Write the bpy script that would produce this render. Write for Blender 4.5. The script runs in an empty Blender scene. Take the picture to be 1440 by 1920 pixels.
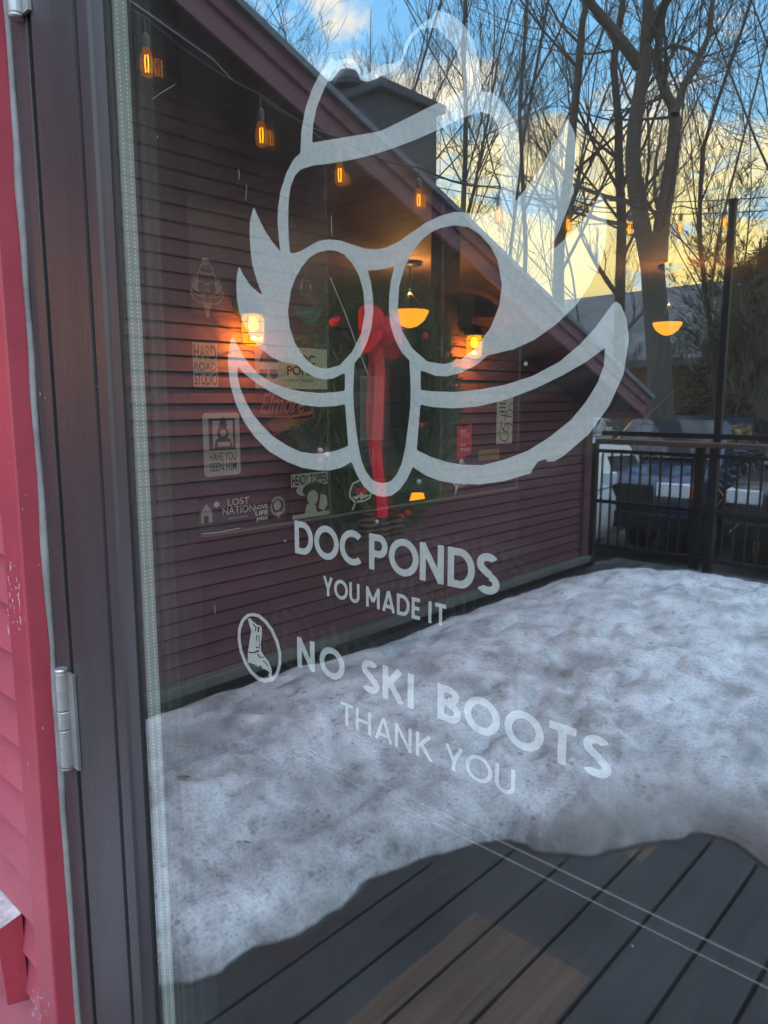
import bpy, bmesh, math, random
import numpy as np
from mathutils import Vector, noise
R = math.radians
rng = random.Random(7)
S = bpy.context.scene
COL = S.collection

# ------------------------------------------------------------------ camera, sky, sun, exposure
FPX = 1390.0; PITCH = math.atan(212/1390.0); YAW = R(43.0); EYE = np.array([0, -0.4, 1.4])
FWD = np.array([-math.sin(YAW)*math.cos(PITCH), math.cos(YAW)*math.cos(PITCH), -math.sin(PITCH)])
RGT = np.array([math.cos(YAW), math.sin(YAW), 0.0]); UPV = np.cross(RGT, FWD)
cam = bpy.data.cameras.new('camera'); co = bpy.data.objects.new('camera', cam); COL.objects.link(co)
co.location = EYE
co.rotation_euler = (math.pi/2-PITCH, 0, YAW)
cam.sensor_fit = 'VERTICAL'; cam.sensor_height = 36; cam.sensor_width = 27
cam.lens = 36*FPX/1920; cam.clip_start = 0.02; cam.clip_end = 2000
S.camera = co

SUN_AZ = np.array([-0.40, -0.915]); SUN_EL = R(1.5)
W = bpy.data.worlds.new('World'); S.world = W; W.use_nodes = True
nt = W.node_tree; nt.nodes.clear()
def N(nt, t, **kw):
    n = nt.nodes.new(t)
    for k, v in kw.items():
        if hasattr(n, k): setattr(n, k, v)
        else: n.inputs[k].default_value = v
    return n
def MATH(nt, op, a, b=None, c=None):
    n = nt.nodes.new('ShaderNodeMath'); n.operation = op
    for i, v in enumerate((a, b, c)):
        if v is None: continue
        if isinstance(v, (int, float)): n.inputs[i].default_value = v
        else: nt.links.new(v, n.inputs[i])
    return n.outputs[0]
def RAMP(nt, fac, stops):
    n = nt.nodes.new('ShaderNodeValToRGB'); e = n.color_ramp.elements
    while len(e) < len(stops): e.new(0.5)
    for el, (p, c) in zip(e, stops):
        el.position = p; el.color = (*c, 1) if len(c) == 3 else c
    nt.links.new(fac, n.inputs[0]); return n.outputs[0]
def MIXC(nt, fac, a, b, blend='MIX'):
    n = nt.nodes.new('ShaderNodeMix'); n.data_type = 'RGBA'; n.blend_type = blend
    for i, v in ((0, fac), (6, a), (7, b)):
        if isinstance(v, (int, float)): n.inputs[i].default_value = v
        elif isinstance(v, tuple): n.inputs[i].default_value = (*v, 1) if len(v) == 3 else v
        else: nt.links.new(v, n.inputs[i])
    return n.outputs[2]
sky = N(nt, 'ShaderNodeTexSky'); sky.sky_type = 'NISHITA'; sky.sun_disc = False
sky.sun_elevation = SUN_EL; sky.sun_rotation = math.atan2(SUN_AZ[0], SUN_AZ[1]); sky.air_density = 1.3; sky.dust_density = 0.6; sky.ozone_density = 1.6
tc = N(nt, 'ShaderNodeTexCoord'); sep = N(nt, 'ShaderNodeSeparateXYZ'); nt.links.new(tc.outputs['Generated'], sep.inputs[0])
zz = sep.outputs[2]
# cloud layer: direction projected on a flat ceiling, several octaves
dv = MATH(nt, 'ADD', MATH(nt, 'MAXIMUM', zz, 0.0), 0.22)
cx = N(nt, 'ShaderNodeCombineXYZ')
nt.links.new(MATH(nt, 'DIVIDE', sep.outputs[0], dv), cx.inputs[0]); nt.links.new(MATH(nt, 'DIVIDE', sep.outputs[1], dv), cx.inputs[1])
nz = N(nt, 'ShaderNodeTexNoise'); nz.inputs['Scale'].default_value = 2.6; nz.inputs['Detail'].default_value = 9; nz.inputs['Roughness'].default_value = 0.64; nz.inputs['Distortion'].default_value = 0.3
nt.links.new(cx.outputs[0], nz.inputs['Vector'])
low = RAMP(nt, zz, [(0.0, (1, 1, 1)), (0.20, (0.82,)*3), (0.31, (0.55,)*3), (0.40, (0.02,)*3), (0.6, (0.0,)*3), (0.9, (0.15,)*3)])
cl = RAMP(nt, MATH(nt, 'ADD', nz.outputs['Fac'], MATH(nt, 'MULTIPLY', low, 0.27)), [(0.585, (0, 0, 0)), (0.69, (1, 1, 1))])
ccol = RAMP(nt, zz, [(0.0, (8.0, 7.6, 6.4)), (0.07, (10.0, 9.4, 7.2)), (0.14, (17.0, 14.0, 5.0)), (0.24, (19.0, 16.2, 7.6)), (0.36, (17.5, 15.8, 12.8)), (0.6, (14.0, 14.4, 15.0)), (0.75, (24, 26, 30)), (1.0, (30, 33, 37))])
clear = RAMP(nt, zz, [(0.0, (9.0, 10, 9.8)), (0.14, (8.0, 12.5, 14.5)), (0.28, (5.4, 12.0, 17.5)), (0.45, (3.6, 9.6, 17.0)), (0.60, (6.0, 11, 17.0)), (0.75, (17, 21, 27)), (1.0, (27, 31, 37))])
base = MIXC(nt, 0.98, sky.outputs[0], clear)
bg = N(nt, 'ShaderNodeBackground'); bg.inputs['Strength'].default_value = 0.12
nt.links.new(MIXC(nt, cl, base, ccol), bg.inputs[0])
wo = N(nt, 'ShaderNodeOutputWorld'); nt.links.new(bg.outputs[0], wo.inputs[0])
sl = bpy.data.lights.new('sun', 'SUN'); sl.energy = 0.5; sl.angle = R(1.0); sl.color = (1.0, 0.82, 0.58)
so = bpy.data.objects.new('sun', sl); COL.objects.link(so)
sd = Vector((SUN_AZ[0]*math.cos(SUN_EL), SUN_AZ[1]*math.cos(SUN_EL), math.sin(SUN_EL)))
so.rotation_euler = sd.to_track_quat('Z', 'Y').to_euler()
vs = S.view_settings; vs.view_transform = 'Standard'; vs.look = 'None'; vs.exposure = 0.5; vs.gamma = 1.0
S.render.engine = 'CYCLES'
cy = S.cycles; cy.max_bounces = 14; cy.transparent_max_bounces = 24; cy.glossy_bounces = 6; cy.transmission_bounces = 6; cy.diffuse_bounces = 4

# ------------------------------------------------------------------ helpers
def ray(x, y): return FWD + RGT*(x-720)/FPX - UPV*(y-960)/FPX
def on_x(x, y, X): r = ray(x, y); return EYE + r*((X-EYE[0])/r[0])
def on_y(x, y, Y): r = ray(x, y); return EYE + r*((Y-EYE[1])/r[1])
def on_z(x, y, Z): r = ray(x, y); return EYE + r*((Z-EYE[2])/r[2])
def out(p): return (p[0], -p[1], p[2])       # distance in front of the entrance wall -> world (the yard is on the -y side)

def tag(o, label=None, cat=None, group=None, kind=None):
    if label: o['label'] = label
    if cat: o['category'] = cat
    if group: o['group'] = group
    if kind: o['kind'] = kind
    return o
def empty(name, loc=(0, 0, 0), rz=0, label=None, cat=None, group=None):
    o = bpy.data.objects.new(name, None); COL.objects.link(o); o.location = loc; o.rotation_euler = (0, 0, rz); o.empty_display_size = 0.1
    return tag(o, label, cat, group)
class MB:
    def __init__(s, yard=False): s.v = []; s.f = []; s.m = []; s.yard = yard
    def add(s, vs, fs, mi=0):
        b = len(s.v); s.v += [tuple(map(float, p)) for p in vs]; s.f += [tuple(b+i for i in f) for f in fs]; s.m += [mi]*len(fs); return s
    def box(s, a, b, mi=0, rot=None, piv=None):
        x0, y0, z0 = a; x1, y1, z1 = b
        vs = [(x0, y0, z0), (x1, y0, z0), (x1, y1, z0), (x0, y1, z0), (x0, y0, z1), (x1, y0, z1), (x1, y1, z1), (x0, y1, z1)]
        if rot is not None:
            vs = [tuple(rot @ (Vector(p)-Vector(piv)) + Vector(piv)) for p in vs]
        return s.add(vs, [(0, 3, 2, 1), (4, 5, 6, 7), (0, 1, 5, 4), (1, 2, 6, 5), (2, 3, 7, 6), (3, 0, 4, 7)], mi)
    def prism(s, poly, d, mi=0):      # poly: 3d points, extruded by vector d
        n = len(poly); p2 = [tuple(np.add(p, d)) for p in poly]
        return s.add(list(poly)+p2, [tuple(range(n)), tuple(range(2*n-1, n-1, -1))]+[(i, n+i, n+(i+1) % n, (i+1) % n) for i in range(n)], mi)
    def tube(s, pts, rad, n=8, mi=0, cap=True):
        pts = [np.array(p, float) for p in pts]; k = len(pts)
        if isinstance(rad, (int, float)): rad = [rad]*k
        vs = []; ref = None
        for i in range(k):
            t = pts[min(i+1, k-1)]-pts[max(i-1, 0)]; t = t/(np.linalg.norm(t)+1e-9)
            if ref is None: ref = np.array([0, 0, 1.]) if abs(t[2]) < 0.9 else np.array([1., 0, 0])
            u = np.cross(t, ref); u /= np.linalg.norm(u)+1e-9; w = np.cross(u, t); ref = w
            for j in range(n):
                a = 2*math.pi*j/n; vs.append(pts[i]+rad[i]*(u*math.cos(a)+w*math.sin(a)))
        fs = [(i*n+j, i*n+(j+1) % n, (i+1)*n+(j+1) % n, (i+1)*n+j) for i in range(k-1) for j in range(n)]
        if cap: fs += [tuple(range(n-1, -1, -1)), tuple(range((k-1)*n, k*n))]
        return s.add(vs, fs, mi)
    def lathe(s, c, prof, n=20, mi=0, axis='z'):
        vs = []
        for r, h in prof:
            for j in range(n):
                a = 2*math.pi*j/n; p = (r*math.cos(a), r*math.sin(a), h)
                if axis == 'y': p = (p[0], p[2], p[1])
                if axis == 'x': p = (p[2], p[0], p[1])
                vs.append(np.add(c, p))
        k = len(prof)
        fs = [(i*n+j, i*n+(j+1) % n, (i+1)*n+(j+1) % n, (i+1)*n+j) for i in range(k-1) for j in range(n)]
        fs += [tuple(range(n-1, -1, -1)), tuple(range((k-1)*n, k*n))]
        return s.add(vs, fs, mi)
    def build(s, name, mats, parent=None, smooth=False, bevel=0, recalc=True, subs=0):
        vs = s.v
        if s.yard: vs = [(x, -y, z) for x, y, z in vs]
        if parent is not None and not getattr(s, 'local', False):
            loc = parent.location; pp = parent.parent
            L = np.array(loc)
            while pp is not None: L = L+np.array(pp.location); pp = pp.parent
            vs = [tuple(np.subtract(p, L)) for p in vs]
        me = bpy.data.meshes.new(name); me.from_pydata(vs, [], s.f)
        if not isinstance(mats, (list, tuple)): mats = [mats]
        for m in mats: me.materials.append(m)
        if len(mats) > 1: me.polygons.foreach_set('material_index', s.m)
        if recalc:
            bm = bmesh.new(); bm.from_mesh(me); bmesh.ops.recalc_face_normals(bm, faces=bm.faces); bm.to_mesh(me); bm.free()
        if smooth: me.polygons.foreach_set('use_smooth', [True]*len(me.polygons))
        me.update()
        o = bpy.data.objects.new(name, me); COL.objects.link(o)
        if parent is not None: o.parent = parent
        if bevel:
            b = o.modifiers.new('bevel', 'BEVEL'); b.width = bevel; b.segments = 2; b.limit_method = 'ANGLE'
        if subs:
            b = o.modifiers.new('subd', 'SUBSURF'); b.levels = subs; b.render_levels = subs
        return o
def yard(): return MB(True)
def local():
    m = MB(); m.local = True; return m
def copy_tree(o, parent=None):
    c = o.copy(); COL.objects.link(c)
    if parent is not None: c.parent = parent
    for ch in [q for q in bpy.data.objects if q.parent is o]: copy_tree(ch, c)
    return c

# ------------------------------------------------------------------ materials
def mat(name, col, rough=0.6, metal=0.0, spec=0.5, var=0.0, vscale=30.0, bump=0.0, bscale=120.0, stretch=(1, 1, 1), emit=None, estr=0.0):
    m = bpy.data.materials.new(name); m.use_nodes = True; t = m.node_tree; b = t.nodes['Principled BSDF']
    b.inputs['Base Color'].default_value = (*col, 1); b.inputs['Roughness'].default_value = rough; b.inputs['Metallic'].default_value = metal
    b.inputs['Specular IOR Level'].default_value = spec
    if emit: b.inputs['Emission Color'].default_value = (*emit, 1); b.inputs['Emission Strength'].default_value = estr
    if var or bump:
        tc = N(t, 'ShaderNodeTexCoord'); mp = N(t, 'ShaderNodeMapping'); mp.inputs['Scale'].default_value = stretch
        t.links.new(tc.outputs['Object'], mp.inputs[0])
        if var:
            n = N(t, 'ShaderNodeTexNoise', Scale=vscale, Detail=6.0, Roughness=0.6); t.links.new(mp.outputs[0], n.inputs['Vector'])
            r = RAMP(t, n.outputs['Fac'], [(0.3, (1-var,)*3), (0.7, (1+var,)*3)])
            t.links.new(MIXC(t, 1.0, (*col, 1), r, 'MULTIPLY'), b.inputs['Base Color'])
        if bump:
            n2 = N(t, 'ShaderNodeTexNoise', Scale=bscale, Detail=4.0); t.links.new(mp.outputs[0], n2.inputs['Vector'])
            bp = N(t, 'ShaderNodeBump', Strength=bump, Distance=0.003); t.links.new(n2.outputs['Fac'], bp.inputs['Height']); t.links.new(bp.outputs[0], b.inputs['Normal'])
    return m
def emis(name, col, st):
    m = bpy.data.materials.new(name); m.use_nodes = True; t = m.node_tree; t.nodes.clear()
    e = N(t, 'ShaderNodeEmission', Strength=st); e.inputs[0].default_value = (*col, 1); o = N(t, 'ShaderNodeOutputMaterial'); t.links.new(e.outputs[0], o.inputs[0]); return m
def glass(name, refl, veil=0.0, tint=(1, 1, 1), fres=0.6, dust=False):
    m = bpy.data.materials.new(name); m.use_nodes = True; t = m.node_tree; t.nodes.clear()
    tr = N(t, 'ShaderNodeBsdfTransparent'); tr.inputs[0].default_value = (*tint, 1)
    gl = N(t, 'ShaderNodeBsdfGlossy', Roughness=0.0); gl.inputs[0].default_value = (1, 1, 1, 1)
    ge = N(t, 'ShaderNodeNewGeometry'); dp = N(t, 'ShaderNodeVectorMath'); dp.operation = 'DOT_PRODUCT'
    t.links.new(ge.outputs['Normal'], dp.inputs[0]); t.links.new(ge.outputs['Incoming'], dp.inputs[1])
    fr5 = MATH(t, 'POWER', MATH(t, 'SUBTRACT', 1.0, MATH(t, 'ABSOLUTE', dp.outputs['Value'])), 5.0)     # Schlick, same from both sides of the sheet
    fac = MATH(t, 'MINIMUM', MATH(t, 'ADD', MATH(t, 'MULTIPLY', fr5, fres), refl), 0.95)
    mx = N(t, 'ShaderNodeMixShader'); t.links.new(fac, mx.inputs[0]); t.links.new(tr.outputs[0], mx.inputs[1]); t.links.new(gl.outputs[0], mx.inputs[2])
    last = mx.outputs[0]
    if veil:
        df = N(t, 'ShaderNodeBsdfDiffuse'); df.inputs[0].default_value = (0.85, 0.86, 0.88, 1)
        m2 = N(t, 'ShaderNodeMixShader'); t.links.new(last, m2.inputs[1]); t.links.new(df.outputs[0], m2.inputs[2])
        if dust:
            tc = N(t, 'ShaderNodeTexCoord')
            v = N(t, 'ShaderNodeTexVoronoi', Scale=34.0); v.feature = 'F1'; t.links.new(tc.outputs['Object'], v.inputs['Vector'])
            wn = N(t, 'ShaderNodeSeparateColor'); t.links.new(v.outputs['Color'], wn.inputs[0])
            rad = MATH(t, 'MULTIPLY', MATH(t, 'POWER', wn.outputs[0], 6.0), 0.055)
            spot = MATH(t, 'MULTIPLY', MATH(t, 'LESS_THAN', v.outputs['Distance'], rad), 0.22)
            n = N(t, 'ShaderNodeTexNoise', Scale=3.0, Detail=5.0); mp = N(t, 'ShaderNodeMapping'); mp.inputs['Scale'].default_value = (6, 1, 1.2)
            t.links.new(tc.outputs['Object'], mp.inputs[0]); t.links.new(mp.outputs[0], n.inputs['Vector'])
            sm = MATH(t, 'MULTIPLY', RAMP(t, n.outputs['Fac'], [(0.35, (0.6,)*3), (0.75, (1.5,)*3)]), veil)
            t.links.new(MATH(t, 'ADD', sm, spot), m2.inputs[0])
        else: m2.inputs[0].default_value = veil
        last = m2.outputs[0]
    o = N(t, 'ShaderNodeOutputMaterial'); t.links.new(last, o.inputs[0]); return m
def film(name, col, opac, rough=0.6):
    m = bpy.data.materials.new(name); m.use_nodes = True; t = m.node_tree; t.nodes.clear()
    df = N(t, 'ShaderNodeBsdfDiffuse'); df.inputs[0].default_value = (*col, 1)
    tl = N(t, 'ShaderNodeBsdfTranslucent'); tl.inputs[0].default_value = (*col, 1)
    tr = N(t, 'ShaderNodeBsdfTransparent')
    tc = N(t, 'ShaderNodeTexCoord'); n = N(t, 'ShaderNodeTexNoise', Scale=260.0, Detail=4.0); t.links.new(tc.outputs['Object'], n.inputs['Vector'])
    t.links.new(MIXC(t, 1.0, (*col, 1), RAMP(t, n.outputs['Fac'], [(0.3, (0.9,)*3), (0.7, (1.08,)*3)]), 'MULTIPLY'), df.inputs[0])
    a = N(t, 'ShaderNodeMixShader'); a.inputs[0].default_value = 0.12; t.links.new(df.outputs[0], a.inputs[1]); t.links.new(tl.outputs[0], a.inputs[2])
    b = N(t, 'ShaderNodeMixShader'); b.inputs[0].default_value = opac; t.links.new(tr.outputs[0], b.inputs[1]); t.links.new(a.outputs[0], b.inputs[2])
    o = N(t, 'ShaderNodeOutputMaterial'); t.links.new(b.outputs[0], o.inputs[0]); return m

M = {}
M['frame'] = mat('bronze_aluminium', (0.043, 0.036, 0.041), 0.42, 0.0, 0.5, var=0.28, vscale=9, bump=0.18, bscale=160, stretch=(1, 1, 0.25))
M['gasket'] = mat('black_gasket', (0.008, 0.008, 0.010), 0.5)
M['spacer'] = mat('spacer_bar', (0.34, 0.38, 0.38), 0.45, 0.0)
M['dot'] = mat('spacer_hole', (0.12, 0.13, 0.14), 0.6)
M['dotl'] = mat('spacer_bead', (0.8, 0.84, 0.84), 0.4)
M['hinge'] = mat('satin_steel', (0.42, 0.41, 0.42), 0.42, 0.8, var=0.12, vscale=40)
M['caulk'] = mat('grey_caulk', (0.22, 0.205, 0.21), 0.55, bump=0.6, bscale=60, var=0.35, vscale=14)
M['decal'] = film('frosted_vinyl', (0.61, 0.63, 0.62), 0.88)
M['outer'] = glass('coated_glass', 0.27, 0.008, (0.97, 0.99, 0.98), 0.55, dust=True)
M['innerf'] = glass('glass_face', 0.03, 0.0, (1, 1, 1), 0.5)
M['inner'] = glass('inner_glass', 0.05, 0.0, (0.98, 1, 0.99), 0.5)
M['side'] = glass('side_glass', 0.003, 0.006, (0.96, 0.98, 0.96), 0.08)

def red_paint(name, col, worn):
    m = bpy.data.materials.new(name); m.use_nodes = True; t = m.node_tree; b = t.nodes['Principled BSDF']
    tc = N(t, 'ShaderNodeTexCoord'); n = N(t, 'ShaderNodeTexNoise', Scale=5.0, Detail=8.0, Roughness=0.65); t.links.new(tc.outputs['Object'], n.inputs['Vector'])
    c1 = MIXC(t, RAMP(t, n.outputs['Fac'], [(0.35, (0,)*3), (0.7, (1,)*3)]), tuple(np.array(col)*0.86), tuple(np.minimum(np.array(col)*1.15, 1)))
    n2 = N(t, 'ShaderNodeTexNoise', Scale=26.0, Detail=9.0, Roughness=0.7); mp = N(t, 'ShaderNodeMapping'); mp.inputs['Scale'].default_value = (1, 1, 0.35)
    t.links.new(tc.outputs['Object'], mp.inputs[0]); t.links.new(mp.outputs[0], n2.inputs['Vector'])
    f = RAMP(t, n2.outputs['Fac'], [(worn, (0,)*3), (worn+0.03, (1,)*3)])
    t.links.new(MIXC(t, f, c1, (0.62, 0.42, 0.44)), b.inputs['Base Color']); b.inputs['Roughness'].default_value = 0.45
    bp = N(t, 'ShaderNodeBump', Strength=0.15, Distance=0.002); t.links.new(n2.outputs['Fac'], bp.inputs['Height']); t.links.new(bp.outputs[0], b.inputs['Normal'])
    return m
M['trim'] = red_paint('red_trim_paint', (0.38, 0.050, 0.078), 0.67)
M['siding'] = red_paint('weathered_siding_sheen', (0.42, 0.085, 0.125), 0.73)  # worn red, painted paler and pinker for the grazing sheen on the boards
M['worn'] = mat('bare_grey_wood', (0.42, 0.36, 0.38), 0.7, var=0.4, vscale=60)
M['maroon'] = mat('maroon_siding', (0.108, 0.050, 0.062), 0.6, 0, 0.12, var=0.32, vscale=3.2, bump=0.25, bscale=30, stretch=(1, 0.1, 2))
M['fascia'] = mat('maroon_fascia', (0.16, 0.082, 0.10), 0.6, 0, 0.15, var=0.15, vscale=5)
M['soffit'] = mat('dark_soffit', (0.045, 0.030, 0.037), 0.8, 0, 0.1, var=0.2, vscale=6)
M['shingle'] = mat('grey_roof_edge', (0.10, 0.125, 0.15), 0.6, var=0.3, vscale=25)
M['chim'] = mat('painted_chimney', (0.050, 0.060, 0.078), 0.8, 0, 0.15, var=0.15, vscale=6)
M['copper'] = mat('copper_flue', (0.34, 0.16, 0.09), 0.35, 0.6)
M['ledge'] = mat('sky_reflection_ledge', (0.085, 0.098, 0.096), 0.6, var=0.3, vscale=5, stretch=(1, 0.3, 1))  # grey stands for sky reflected on the ledge top
M['dark'] = mat('black_void', (0.012, 0.012, 0.014), 0.8)
M['black'] = mat('black_steel', (0.010, 0.011, 0.013), 0.5, 0.0, 0.25, var=0.2, vscale=20)
M['railwood'] = mat('brown_rail_wood', (0.085, 0.055, 0.038), 0.5, var=0.3, vscale=14, stretch=(0.1, 1, 1))
M['filament'] = emis('glowing_filament', (1.0, 0.36, 0.012), 7.0)
M['bulb'] = emis('amber_bulb_glass', (1.0, 0.30, 0.012), 1.5)
_t = M['bulb'].node_tree; _m = N(_t, 'ShaderNodeMixShader'); _m.inputs[0].default_value = 0.12; _tr = N(_t, 'ShaderNodeBsdfTransparent'); _tr.inputs[0].default_value = (1, .88, .7, 1)
_t.links.new(_tr.outputs[0], _m.inputs[1]); _t.links.new(_t.nodes['Emission'].outputs[0], _m.inputs[2]); _t.links.new(_m.outputs[0], _t.nodes['Material Output'].inputs[0])
M['lampglass'] = emis('lantern_glow', (1.0, 0.50, 0.02), 2.6)
M['lampcore'] = emis('lantern_flame', (1.0, 0.60, 0.03), 10.0)
M['socket'] = mat('bulb_socket', (0.07, 0.065, 0.06), 0.5)
M['jar'] = emis('lantern_jar', (1.0, 0.42, 0.002), 3.4)
_t = M['jar'].node_tree; _m = N(_t, 'ShaderNodeMixShader'); _m.inputs[0].default_value = 0.4; _tr = N(_t, 'ShaderNodeBsdfTransparent')
_t.links.new(_tr.outputs[0], _m.inputs[1]); _t.links.new(_t.nodes['Emission'].outputs[0], _m.inputs[2]); _t.links.new(_m.outputs[0], _t.nodes['Material Output'].inputs[0])
M['amber'] = emis('amber_lamp_glass', (1.0, 0.32, 0.004), 1.5)
M['bark'] = mat('tree_bark', (0.080, 0.068, 0.056), 0.9, var=0.35, vscale=9, bump=0.5, bscale=14, stretch=(3, 3, 0.6))
M['twig'] = mat('tree_twig', (0.085, 0.070, 0.058), 0.9)
M['pale_twig'] = mat('pale_stem', (0.22, 0.20, 0.16), 0.9)
M['needle'] = mat('evergreen_needles', (0.115, 0.100, 0.070), 0.9, 0, 0.1, var=0.5, vscale=1.5)
M['asphalt'] = mat('asphalt', (0.055, 0.06, 0.066), 0.75, var=0.35, vscale=0.8)
M['snowroof'] = mat('snowy_roof', (0.14, 0.145, 0.15), 0.9, 0, 0.1, var=0.25, vscale=1.2)
M['brownwall'] = mat('rust_wood_wall', (0.17, 0.075, 0.042), 0.8, var=0.3, vscale=2, stretch=(1, 1, 5))
M['paleboard'] = mat('pale_board_wall', (0.34, 0.34, 0.33), 0.8, var=0.15, vscale=3)
M['glasswin'] = mat('window_glass', (0.03, 0.035, 0.04), 0.08)
M['white'] = mat('white_paint', (0.75, 0.75, 0.73), 0.5)
M['leaf'] = mat('dead_leaf', (0.11, 0.07, 0.045), 0.8)

def snow_mat():
    m = bpy.data.materials.new('old_snow'); m.use_nodes = True; t = m.node_tree; b = t.nodes['Principled BSDF']
    tc = N(t, 'ShaderNodeTexCoord')
    n = N(t, 'ShaderNodeTexNoise', Scale=2.6, Detail=9.0, Roughness=0.62); t.links.new(tc.outputs['Object'], n.inputs['Vector'])
    n2 = N(t, 'ShaderNodeTexNoise', Scale=17.0, Detail=8.0, Roughness=0.7); t.links.new(tc.outputs['Object'], n2.inputs['Vector'])
    n.inputs['Scale'].default_value = 4.2; n.inputs['Roughness'].default_value = 0.68
    c = RAMP(t, n.outputs['Fac'], [(0.32, (0.36, 0.36, 0.37)), (0.42, (0.56, 0.58, 0.60)), (0.53, (0.78, 0.82, 0.87)), (0.66, (0.92, 0.95, 0.98))])
    c = MIXC(t, 1.0, c, RAMP(t, n2.outputs['Fac'], [(0.32, (0.48, 0.48, 0.49)), (0.42, (0.82,)*3), (0.5, (0.97,)*3), (0.62, (1.04,)*3)]), 'MULTIPLY')
    ho = N(t, 'ShaderNodeAttribute'); ho.attribute_name = 'hollow'     # grit gathers in the melt hollows
    c = MIXC(t, MATH(t, 'MULTIPLY', ho.outputs['Fac'], MATH(t, 'MULTIPLY', n2.outputs['Fac'], 1.2)), c, (0.26, 0.27, 0.285))
    c = MIXC(t, 1.0, c, (0.90, 0.945, 0.975), 'MULTIPLY')
    gr = N(t, 'ShaderNodeTexNoise', Scale=95.0, Detail=3.0, Roughness=0.6); t.links.new(tc.outputs['Object'], gr.inputs['Vector'])
    c = MIXC(t, 1.0, c, RAMP(t, gr.outputs['Fac'], [(0.34, (0.55, 0.54, 0.53)), (0.44, (0.90,)*3), (0.58, (1.0,)*3), (0.68, (1.12,)*3)]), 'MULTIPLY')
    vo = N(t, 'ShaderNodeTexVoronoi', Scale=26.0); t.links.new(tc.outputs['Object'], vo.inputs['Vector']); vc = N(t, 'ShaderNodeSeparateColor'); t.links.new(vo.outputs['Color'], vc.inputs[0])
    pit = MATH(t, 'LESS_THAN', vo.outputs['Distance'], MATH(t, 'MULTIPLY', MATH(t, 'POWER', vc.outputs[0], 5.0), 0.30))
    c = MIXC(t, MATH(t, 'MULTIPLY', pit, 0.65), c, (0.16, 0.15, 0.145))       # small dirt pits
    at = N(t, 'ShaderNodeAttribute'); at.attribute_name = 'edge'      # thin dirty ice along the melting rim
    c = MIXC(t, at.outputs['Fac'], c, MIXC(t, n2.outputs['Fac'], (0.10, 0.095, 0.09), (0.30, 0.29, 0.29)))
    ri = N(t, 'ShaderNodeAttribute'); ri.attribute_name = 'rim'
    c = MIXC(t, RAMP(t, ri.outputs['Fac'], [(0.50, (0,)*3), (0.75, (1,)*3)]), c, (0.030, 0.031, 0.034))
    t.links.new(c, b.inputs['Base Color']); b.inputs['Roughness'].default_value = 0.5; b.inputs['Specular IOR Level'].default_value = 0.35
    n3 = N(t, 'ShaderNodeTexNoise', Scale=55.0, Detail=6.0, Roughness=0.7); t.links.new(tc.outputs['Object'], n3.inputs['Vector'])
    h = MATH(t, 'ADD', MATH(t, 'MULTIPLY', n2.outputs['Fac'], 2.0), n3.outputs['Fac'])
    bp = N(t, 'ShaderNodeBump', Strength=0.55, Distance=0.016); t.links.new(h, bp.inputs['Height']); t.links.new(bp.outputs[0], b.inputs['Normal'])
    return m
M['snow'] = snow_mat()

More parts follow.
